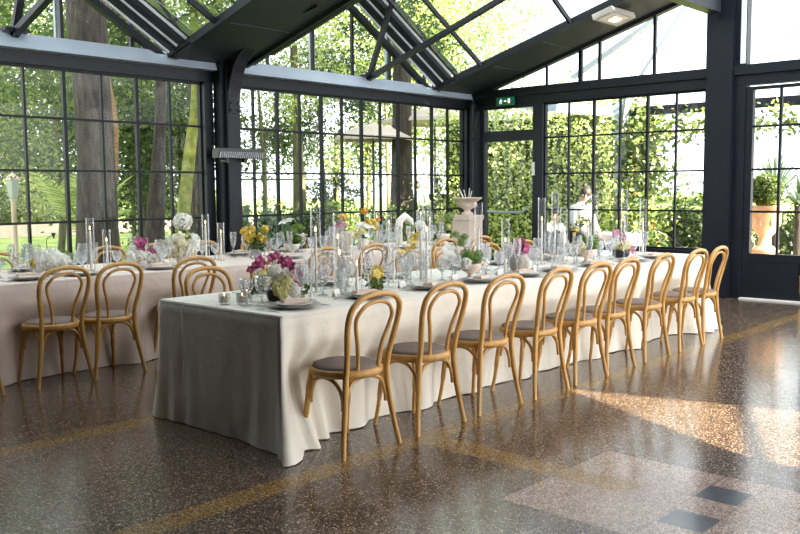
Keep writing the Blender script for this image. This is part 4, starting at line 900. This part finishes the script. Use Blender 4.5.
# garden lamp
l = thing('garden_lamp', 'pinkish garden lamp post with pale glass lantern on the lawn', 'lamp', (7.08, 16, G))
MB().lathe([(.09, 0), (.09, .08), (.05, .12), (.045, 1.38), (.07, 1.42), (.001, 1.43)], 12).build('post', LAMPP, l)
MB().lathe([(.06, 1.43), (.085, 1.47), (.125, 1.76), (.12, 1.78)], 6, smooth=False).build('lantern', LAMPG, l)
MB().lathe([(.15, 1.775), (.14, 1.80), (.05, 1.87), (.015, 1.90), (.012, 1.95), (.001, 1.96)], 6, smooth=False).build('cap', LAMPP, l)
# pergola with ivy beyond the right bay
pg = thing('pergola', 'ivy-grown green metal pergola seen through the corner bay', 'pergola', (14.9, 19, G))
for i in range(7):
    MB().tube([(-3.6 + 1.35 * i, 0, 0), (-3.6 + 1.35 * i, 0, 3.2)], .055, 8).build('post', BARKM, pg)
for z in (.85, 1.85, 3.2): MB().bar((-3.9, 0, z), (4.8, 0, z), .05, .05).build('rail', BARKM, pg)
co = np.concatenate([leafquads(box_pts(9000, (-4.2, -.3, 2.2), (5.2, .4, 3.5), 60), .13)] + [leafquads(np.array([-3.6 + 1.35 * i, 0, 0]) + RNG.normal(size=(500, 3)) * np.array([.10, .10, 0]) + np.array([0, 0, 1]) * RNG.random((500, 1)) * 3.2, .10) for i in range(7)])
link('ivy', quads_mesh('ivy', co, MATS['leaf_mid']), pg)
for (c, r, n, cl, mat, sz, lb) in [
    ((11.0, 12.6, 3.7), (1.1, .8, 1.1), 2300, 40, 'leaf_lime', .08, 'light yellow-green tree close outside the corner bay by the pillar'),
    ((13.3, 16.6, 4.6), (1.8, 1.2, 1.3), 2000, 55, 'leaf_pale', .10, 'thin pale tree high above the pergola'),
    ((15.6, 17.0, 3.9), (1.7, 1.2, 1.3), 5500, 55, 'leaf_dark', .11, 'dark green tree above the parasols'),
    ((18.6, 17.5, 6.6), (3.4, 2.2, 2.6), 10000, 90, 'leaf_lime', .15, 'tall light green tree seen through the roof glass'),
    ((20.4, 18.0, 4.6), (2.6, 1.8, 2.2), 8000, 70, 'leaf_mid', .14, 'green tree behind the corner of the glazed walls'),
    ((24.5, 20.0, 8.4), (4.2, 2.4, 3.4), 11000, 90, 'leaf_pale', .18, 'tall pale tree above the exit door roof')]:
    t = thing('tree', lb, 'tree', (c[0], c[1], G)); tube_tree(t, [(0, 0, 0), (.1, 0, 1.5), (0, .1, c[2])], [.08, .05, .03], BARKM, 8)
    crown(t, [((0, 0, c[2] - G), r, n, cl)], mat, sz)
tree('tree', 'dark upright trunk beyond the corner bay near the corner', [(14.55, 13.2, G), (14.55, 13.2, 2), (14.6, 13.2, 5)], [.30, .24, .18], [((14.6, 13.4, 5.0), (1.3, 1.1, .9), 2500, 25)], 'leaf_dark', .1, BARK)
tree('tree', 'slim brown trunk in the middle of the corner bay', [(13.0, 15.0, G), (13.05, 15.0, 2), (13.0, 15.0, 4.6)], [.13, .10, .08], None, 'leaf_dark', .1, BARKM)
for i in range(7):
    u = 9.6 + i * 1.15; t = thing('shrub', 'low bushy garden shrub under the corner bay windows, %s from the pillar' % ORD[i], 'shrub', (u, 12.3 + .25 * i, G), group='low shrubs under the right bay')
    MB().tube([(0, 0, 0), (0, 0, .4)], .04, 6).build('stem', BARK, t)
    link('foliage', quads_mesh('foliage', leafquads(crown_pts(4200, (0, 0, .66), (.85, .55, .62), 50), .11), MATS[('leaf_blue', 'leaf_dark', 'leaf_mid')[i % 3]]), t)
t = thing('tree', 'dark bushy small tree beside the dark upright trunk', 'tree', (15.5, 16.4, G)); tube_tree(t, [(0, 0, 0), (0, 0, 1.6)], [.06, .04], BARK, 8)
crown(t, [((0, 0, 1.45), (.75, .5, .65), 2200, 30)], 'leaf_dark', .09)
def parasol(u, v, z, r, label):
    t = thing('parasol', label, 'parasol', (u, v, G), group='garden parasols')
    m = MB(); m.lathe([(r, z - G - .38), (r * .97, z - G - .30), (r * .5, z - G - .10), (.001, z - G)], 8, smooth=False); m.build('canopy', CANVAS, t)
    MB().lathe([(.14, z - G - .06), (.001, z - G + .04)], 8, smooth=False).build('vent', CANVAS, t)
    MB().tube([(0, 0, 0), (0, 0, z - G - .02)], .03, 8).build('pole', BLACKM, t)
    MB().lathe([(.001, 0), (.28, 0), (.26, .06), (.001, .07)], 12).build('base', BLACKM, t)
    for k in range(8): MB().tube([(0, 0, z - G - .05), (r * math.cos(k * PI / 4) * .97, r * math.sin(k * PI / 4) * .97, z - G - .36)], .010, 5).build('rib', BLACKM, t)
parasol(15.7, 13.2, 3.32, 1.25, 'beige parasol nearer the corner beyond the long wall')
parasol(13.95, 13.5, 2.88, .85, 'smaller lower beige parasol beyond the long wall')
pt = thing('planter', 'dark footed planter with small plant on a stand outside the corner', 'planter', (14.75, 12.3, G)); pt.scale = (.75, .75, 1)
MB().lathe([(.20, 0), (.20, .9), (.001, .92)], 12).build('stand', BLACKM, pt)
MB().lathe([(.10, .92), (.08, 1.0), (.20, 1.12), (.30, 1.40), (.32, 1.44), (.28, 1.44), (.001, 1.35)], 16).build('pot', BLACKM, pt)
link('plant', quads_mesh('plant', leafquads(crown_pts(260, (0, 0, 1.62), (.12, .12, .25), 12), .09), MATS['leaf_dark']), pt)

# ---- outside the end wall
iv = thing('ivy_hedge', 'tall bright ivy hedge standing outside the exit door', 'hedge', (14.7, 9.6, -.1))
co = leafquads(box_pts(26000, (-.35, -1.5, 0), (.35, 2.4, 3.1), 900), .085, .6); link('foliage', quads_mesh('foliage', co, MATS['leaf_bright']), iv)
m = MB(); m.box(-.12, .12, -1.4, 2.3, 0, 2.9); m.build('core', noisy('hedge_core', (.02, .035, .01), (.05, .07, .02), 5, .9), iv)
iv = thing('ivy_bush', 'mottled ivy bush between hedge and veranda post', 'hedge', (15.6, 8.5, -.1))
co = leafquads(box_pts(6500, (-.3, -.75, 0), (.3, .8, 2.75), 150), .13, .6); link('foliage', quads_mesh('foliage', co, MATS['leaf_mid']), iv)
vr = thing('veranda', 'pale blue steel veranda frame with braces outside the end wall', 'veranda', (14, 7.5, -.1))
MB().box(-.10, .10, -.10, .10, 0, 3.0).build('post', STEEL_L, vr); MB().box(-.10, .10, -6.1, -5.9, 0, 3.0).build('post', STEEL_L, vr)
MB().box(-.05, .05, -6.4, .1, 2.75, 2.90).build('beam', STEEL, vr)
MB().bar((-.05, .1, 2.83), (-1.5, 1.95, 3.08), .06, .16).build('beam', STEEL_L, vr)
for a, b_ in (((-1, .4, 3.37), (-1, -1.15, 4.18)), ((-1, -.8, 3.2), (-1, -1.75, 4.5)), ((-1, -2.75, 4.3), (-1, -3.5, 3.3)), ((0, .0, 2.5), (-.7, -.5, 3.3))): MB().bar(a, b_, .05, .13, up=(1, 0, 0)).build('brace', STEEL_L, vr)
MB().bar((-1, 1.2, 3.05), (-1, -1.2, 3.05 + .0), .03, .04).build('rail', STEEL_L, vr)
for a in (2.7,):
    co = np.concatenate([leafquads(box_pts(1900, (-.25, -6.2, 2.38), (.25, -.3, 2.72), 70), .11, .6), leafquads(box_pts(2600, (-.25, -.62, .0), (.2, .0, 2.7), 60), .12, .6)])
    link('ivy', quads_mesh('ivy', co, MATS['leaf_ivy']), vr)
for (lo, hi, n, mat, lb, loc) in [((-.3, -.55, 0), (.3, .55, 1.1), 3200, 'leaf_dark', 'clipped dark hedge outside the window beside the broad column', (16.3, 7.2, -.1)), ((-.3, -1.6, 0), (.3, 1.0, 1.05), 4200, 'leaf_dark', 'dark clipped hedge behind the terracotta urn', (17, 5.3, -.1)), ((-.5, -1.4, 0), (.5, .9, 1.0), 3000, 'leaf_pale', 'pale low bushes beyond the stair rail', (18, 9.3, -.1))]:
    hd = thing('hedge', lb, 'hedge', loc); link('foliage', quads_mesh('foliage', leafquads(box_pts(n, lo, hi, 160), .10, .55), MATS[mat]), hd)
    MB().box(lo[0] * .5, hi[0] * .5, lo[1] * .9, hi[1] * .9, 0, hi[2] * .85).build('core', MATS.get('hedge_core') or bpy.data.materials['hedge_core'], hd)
hd = thing('shrub', 'yellow-green shrub top above the clipped dark hedge', 'shrub', (16.9, 7.4, -.1)); link('foliage', quads_mesh('foliage', leafquads(crown_pts(1800, (0, 0, 1.12), (.35, .7, .26), 25), .09), MATS['leaf_lime']), hd)
tb = thing('potted_topiary', 'terracotta urn on foot with clipped round box ball outside the garden door', 'planter', (13.0, 4.66, -.1))
MB().lathe([(.19, 0), (.19, .56), (.21, .60), (.15, .63), (.095, .68), (.085, .79), (.13, .85), (.20, .95), (.225, 1.16), (.29, 1.20), (.30, 1.25), (.25, 1.25), (.2, 1.2), (.001, 1.2)], 24).build('urn', TERRA, tb)
for k in range(8):
    a = k * PI / 4; MB().ball((.2 * math.cos(a), .2 * math.sin(a), 1.02), .05, 8, sc3=(.6, .6, 1.4)).build('relief', TERRA, tb)
link('topiary_ball', quads_mesh('topiary_ball', leafquads(unit(RNG.normal(size=(2600, 3))) * RNG.uniform(.8, 1, (2600, 1)) * .24 + np.array([0, 0, 1.47]), .05, .6), MATS['leaf_mid']), tb)
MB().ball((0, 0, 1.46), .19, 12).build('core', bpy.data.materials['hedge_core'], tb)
def spiky(loc, h, label, R=.75):
    y = thing('yucca', label, 'plant', loc); co = []
    for k in range(70):
        a = k * 2.4; el = J.uniform(.15, 1.35); d = Vector((math.cos(a) * math.cos(el), math.sin(a) * math.cos(el), math.sin(el))); sd = d.cross(Vector((0, 0, 1))).normalized() * .022; b0 = Vector((0, 0, h)); tip = b0 + d * R * J.uniform(.8, 1.1) - Vector((0, 0, .12)); md = b0 + d * R * .5
        co += [[b0 - sd, b0 + sd, md + sd, md - sd], [md - sd, md + sd, tip, tip]]
    link('leaves', quads_mesh('leaves', np.array([[tuple(v) for v in q] for q in co]), MATS['leaf_blue']), y); MB().tube([(0, 0, 0), (0, 0, h)], .09, 8).build('trunk', BARK, y)
spiky((15.6, 5.45, -.1), 1.4, 'spiky yucca behind the round box ball', .95)
spiky((15.4, 4.95, -.1), 1.2, 'spiky yucca beyond the second garden door leaf', .7)
rl = thing('stair_rail', 'thin dark stair rail sloping down outside the end windows', 'railing', (15, 8.0, -.1))
MB().tube([(0, 0, 0), (0, 0, 1.1)], .03, 8).build('post', BLACKM, rl); MB().tube([(0, 0, 1.08), (.6, -.55, .62), (1.0, -.9, .3)], .025, 8).build('handrail', BLACKM, rl); MB().tube([(1.0, -.9, 0), (1.0, -.9, .32)], .025, 8).build('post', BLACKM, rl)
st = thing('serving_table', 'small serving table under white cloth beside the bending waiter', 'table', (12.35, 6.75, -.1))
m = MB(); m.box(-.25, .25, -.35, .35, .0, .80); m.build('cloth', SHIRT, st); MB().box(-.27, .27, -.37, .37, .80, .82).build('table_top', PORC, st)

# ------------------------------------------------------------------ people
def skinned(name, V, Ed, mat, parent=None, root=0, sub=2):
    me = bpy.data.meshes.new(name); me.from_pydata([v[:3] for v in V], Ed, []); o = bpy.data.objects.new(name, me); C.objects.link(o)
    md = o.modifiers.new('s', 'SKIN'); md.use_smooth_shade = True
    if not me.skin_vertices: 
        bpy.context.view_layer.objects.active = o
    for i, v in enumerate(V):
        r = v[3] if len(v) == 4 else None
        me.skin_vertices[0].data[i].radius = (v[3], v[4] if len(v) > 4 else v[3]); me.skin_vertices[0].data[i].use_root = (i == root)
    s = o.modifiers.new('b', 'SUBSURF'); s.levels = sub; s.render_levels = sub
    dg = bpy.context.evaluated_depsgraph_get(); m2 = bpy.data.meshes.new_from_object(o.evaluated_get(dg)); bpy.data.objects.remove(o)
    m2.materials.clear(); m2.materials.append(mat); m2.polygons.foreach_set('use_smooth', [True] * len(m2.polygons)); m2.name = name
    return link(name, m2, parent)
def person(label, loc, rz, lean=.0, seated=False, hands=None, top=SHIRT, low=BLACKC, bun=True, bow=False, vest=None, headtilt=.0, sc_=1.0):
    """faces local +Y; standing height about 1.68 m"""
    p = thing('person', label, 'person', loc, rz); p.scale = (sc_,) * 3
    hz = .50 if seated else .90
    sl, cl = math.sin(lean), math.cos(lean)
    def B(x, y, z): return (x, y * cl + (z) * sl, hz + z * cl - y * sl)      # torso frame above hip
    hip = (0, 0, hz); ch = B(0, .0, .30); nk = B(0, -.01, .52); n2 = B(0, .01, .55)
    hd = B(0, .03 + .05 * headtilt, .60); hd2 = B(0, .045 + .08 * headtilt, .675); tp = B(0, .02 + .07 * headtilt, .735)
    V = [(*hip, .13, .10), (*B(0, 0, .16), .115, .085), (*ch, .135, .095), (*nk, .055), (*n2, .05), (*hd, .070), (*hd2, .086), (*tp, .066)]
    Ed = [(0, 1), (1, 2), (2, 3), (3, 4), (4, 5), (5, 6), (6, 7)]
    def add(v, par): V.append(v); Ed.append((par, len(V) - 1)); return len(V) - 1
    add((*B(0, .125 + .06 * headtilt, .615), .014), 5)                                              # nose
    arms = []
    for s in (-1, 1):
        sh = add((*B(s * .165, 0, .44), .055), 2)
        hh = Vector(hands[0 if s < 0 else 1]) if hands else Vector((s * .24, .06, hz - .12))
        shp = Vector(V[sh][:3]); mid = (shp + hh) / 2 + Vector((s * .07, -.09, -.05)); 
        el = add((*mid, .038), sh); wr = add((*hh, .025), el); d = (hh - mid).normalized(); pm = add((*(hh + d * .06), .030, .018), wr)
        arms.append((shp, mid, hh, d))
        side = d.cross(Vector((0, 0, 1))); side = side.normalized() if side.length > .1 else Vector((1, 0, 0))
        base = hh + d * .085
        for k in range(4):
            off = side * (k - 1.5) * .019; L = (.06, .075, .08, .068)[k]
            k1 = add((*(base + off), .0095), pm); k2 = add((*(base + off * 1.15 + d * L * .55 + Vector((0, 0, -.012))), .0088), k1); add((*(base + off * 1.2 + d * L * .9 + Vector((0, 0, -.034))), .0075), k2)
        t1 = add((*(hh + d * .045 + side * -.038 * s), .0095), pm); add((*(hh + d * .085 + side * -.05 * s + Vector((0, 0, -.015))), .0085), t1)
    legs = []
    for s in (-1, 1):
        if seated: j = [(s * .10, .02, hz - .02), (s * .11, .42, hz - .0), (s * .11, .40, .09)]
        else: j = [(s * .095, 0, hz - .06), (s * .10, .015, .48), (s * .105, -.01, .09)]
        a = add((*j[0], .085), 0); k = add((*j[1], .058), a); an = add((*j[2], .038), k); add((j[2][0], j[2][1] + .14, .04, .032), an); legs.append(j)
    skinned('body', V, Ed, SKIN, p)
    SV = [(*hip, .150, .118), (*B(0, 0, .16), .135, .105), (*ch, .155, .115), (*B(0, -.01, .43), .12), (*B(0, -.005, .535), .068)]; SE = [(0, 1), (1, 2), (2, 3), (3, 4)]
    for shp, mid, hh, d in arms:
        i = len(SV); SV += [(*shp, .078), (*mid, .052), (*(hh - d * .03), .038)]; SE += [(2, i), (i, i + 1), (i + 1, i + 2)]
    skinned('shirt', SV, SE, top, p)
    LV = [(*hip, .150, .122)]; LE = []
    for j in legs:
        i = len(LV); LV += [(*j[0], .098), (*j[1], .074), (*j[2], .06)]; LE += [(0, i), (i, i + 1), (i + 1, i + 2)]
    skinned('trousers', LV, LE, low, p)
    for j in legs: MB().ball((j[2][0], j[2][1] + .06, .045), .06, 10, sc3=(.8, 2.1, .75)).build('shoe', BLACKC, p)
    # hair cap, bun, eyes, mouth, ears
    H = Vector(hd2); F = (Vector(B(0, 1, 0)) - Vector(B(0, 0, 0))).normalized()
    m = MB(); m.ball(H - F * .026 + Vector((0, 0, .012)), .102, 14, sc3=(.95, 1.0, 1.05)); m.build('hair', HAIR, p)
    if bun: MB().ball(H - F * .06 + Vector((0, 0, .12)), .042, 10).build('hair_bun', HAIR, p)
    for s in (-1, 1):
        MB().ball(H + F * .074 + Vector((s * .03, 0, -.018)), .010, 8).build('eye', BLACKC, p); MB().ball(H + Vector((s * .082, 0, -.03)) - F * .01, .022, 8, sc3=(.4, .8, 1.2)).build('ear', SKIN, p)
    MB().ball(Vector(hd) + F * .066 + Vector((0, 0, -.022)), .018, 8, sc3=(1.1, .5, .35)).build('mouth', principled('lip', (.45, .18, .15), .5), p)
    c = Vector(B(0, .085, .475))
    if bow:
        m = MB()
        for s in (-1, 1): m.add([c, c + Vector((s * .055, 0, .028)), c + Vector((s * .055, 0, -.028)), c + Vector((s * .03, .02, 0))], [(0, 1, 3), (0, 3, 2), (1, 2, 3)])
        m.ball(c + Vector((0, .008, 0)), .014, 8); m.build('bow_tie', BLACKC, p)
    if vest:
        VV = [(*hip, .172, .140), (*B(0, 0, .16), .160, .130), (*B(0, 0, .32), .185, .142), (*B(0, 0, .43), .145, .12)]; skinned('waistcoat', VV, [(0, 1), (1, 2), (2, 3)], vest, p)
    return p
person('waiter with hair bun and bow tie bending outside the end window', (12.0, 7.16, -.1), PI - .36, .14, False, [(-.15, .36, .88), (.13, .38, .88)], SHIRT, BLACKC, True, True, None, .9, .93)
person('person in dark waistcoat and white shirt seated outside beside the waiter', (13.0, 8.28, -.1), PI - .4, .12, True, None, SHIRT, NAVYC, False, False, NAVYC, .3, .95)
person('person in grey shirt with hair bun seen from behind through the long wall', (18.3, 16, -.1), -.4, .05, False, None, GREYSH, NAVYC, True, False, None, .1, 1.02)
ch = copy_tree(CH0); ch.location = (13.0, 8.26, -.1); ch.rotation_euler = (0, 0, PI - .4); ch['label'] = 'wooden chair outside under the person in the dark waistcoat'; ch['group'] = 'chair outside'

# ------------------------------------------------------------------ light
wd = bpy.data.worlds.new('World'); sc.world = wd; wd.use_nodes = True; n = wd.node_tree.nodes; l_ = wd.node_tree.links
bg = n['Background']; bg.inputs['Color'].default_value = (.90, .95, 1, 1); bg.inputs['Strength'].default_value = 1.8
su = bpy.data.lights.new('sun', 'SUN'); su.energy = 24; su.angle = math.radians(.6); su.color = (1, .88, .68)
so = bpy.data.objects.new('sun', su); C.objects.link(so)
d = Vector((-.1, -1, .445)); so.rotation_euler = d.to_track_quat('Z', 'Y').to_euler(); so.location = (0, -20, 12)

# ------------------------------------------------------------------ camera
f, a, t, r = 874.93, .739744, .0881453, -.00752514
W = np.array([[math.sin(a), 0, math.cos(a)], [-math.cos(a), 0, math.sin(a)], [0, -1, 0]]).T
Rx = np.array([[1, 0, 0], [0, math.cos(t), -math.sin(t)], [0, math.sin(t), math.cos(t)]])
Rz = np.array([[math.cos(r), -math.sin(r), 0], [math.sin(r), math.cos(r), 0], [0, 0, 1]])
Mx = Rz @ Rx @ W
cam = bpy.data.cameras.new('camera'); co_ = bpy.data.objects.new('camera', cam); C.objects.link(co_)
cam.sensor_width = 36; cam.lens = f / 800 * 36; cam.clip_start = .05; cam.clip_end = 400
co_.matrix_world = Matrix(((Mx[0][0], -Mx[1][0], -Mx[2][0], 0), (Mx[0][1], -Mx[1][1], -Mx[2][1], 0), (Mx[0][2], -Mx[1][2], -Mx[2][2], 1.42), (0, 0, 0, 1)))
sc.camera = co_
sc.view_settings.view_transform = 'Standard'; sc.view_settings.look = 'None'; sc.view_settings.gamma = 1; sc.view_settings.use_curve_mapping = False
sc.view_settings.exposure = 1.12
sc.cycles.transparent_max_bounces = 40; sc.cycles.max_bounces = 10; sc.cycles.diffuse_bounces = 5; sc.cycles.glossy_bounces = 5
sc.cycles.use_denoising = True; sc.cycles.caustics_reflective = False
sc.cycles.sample_clamp_indirect = 6
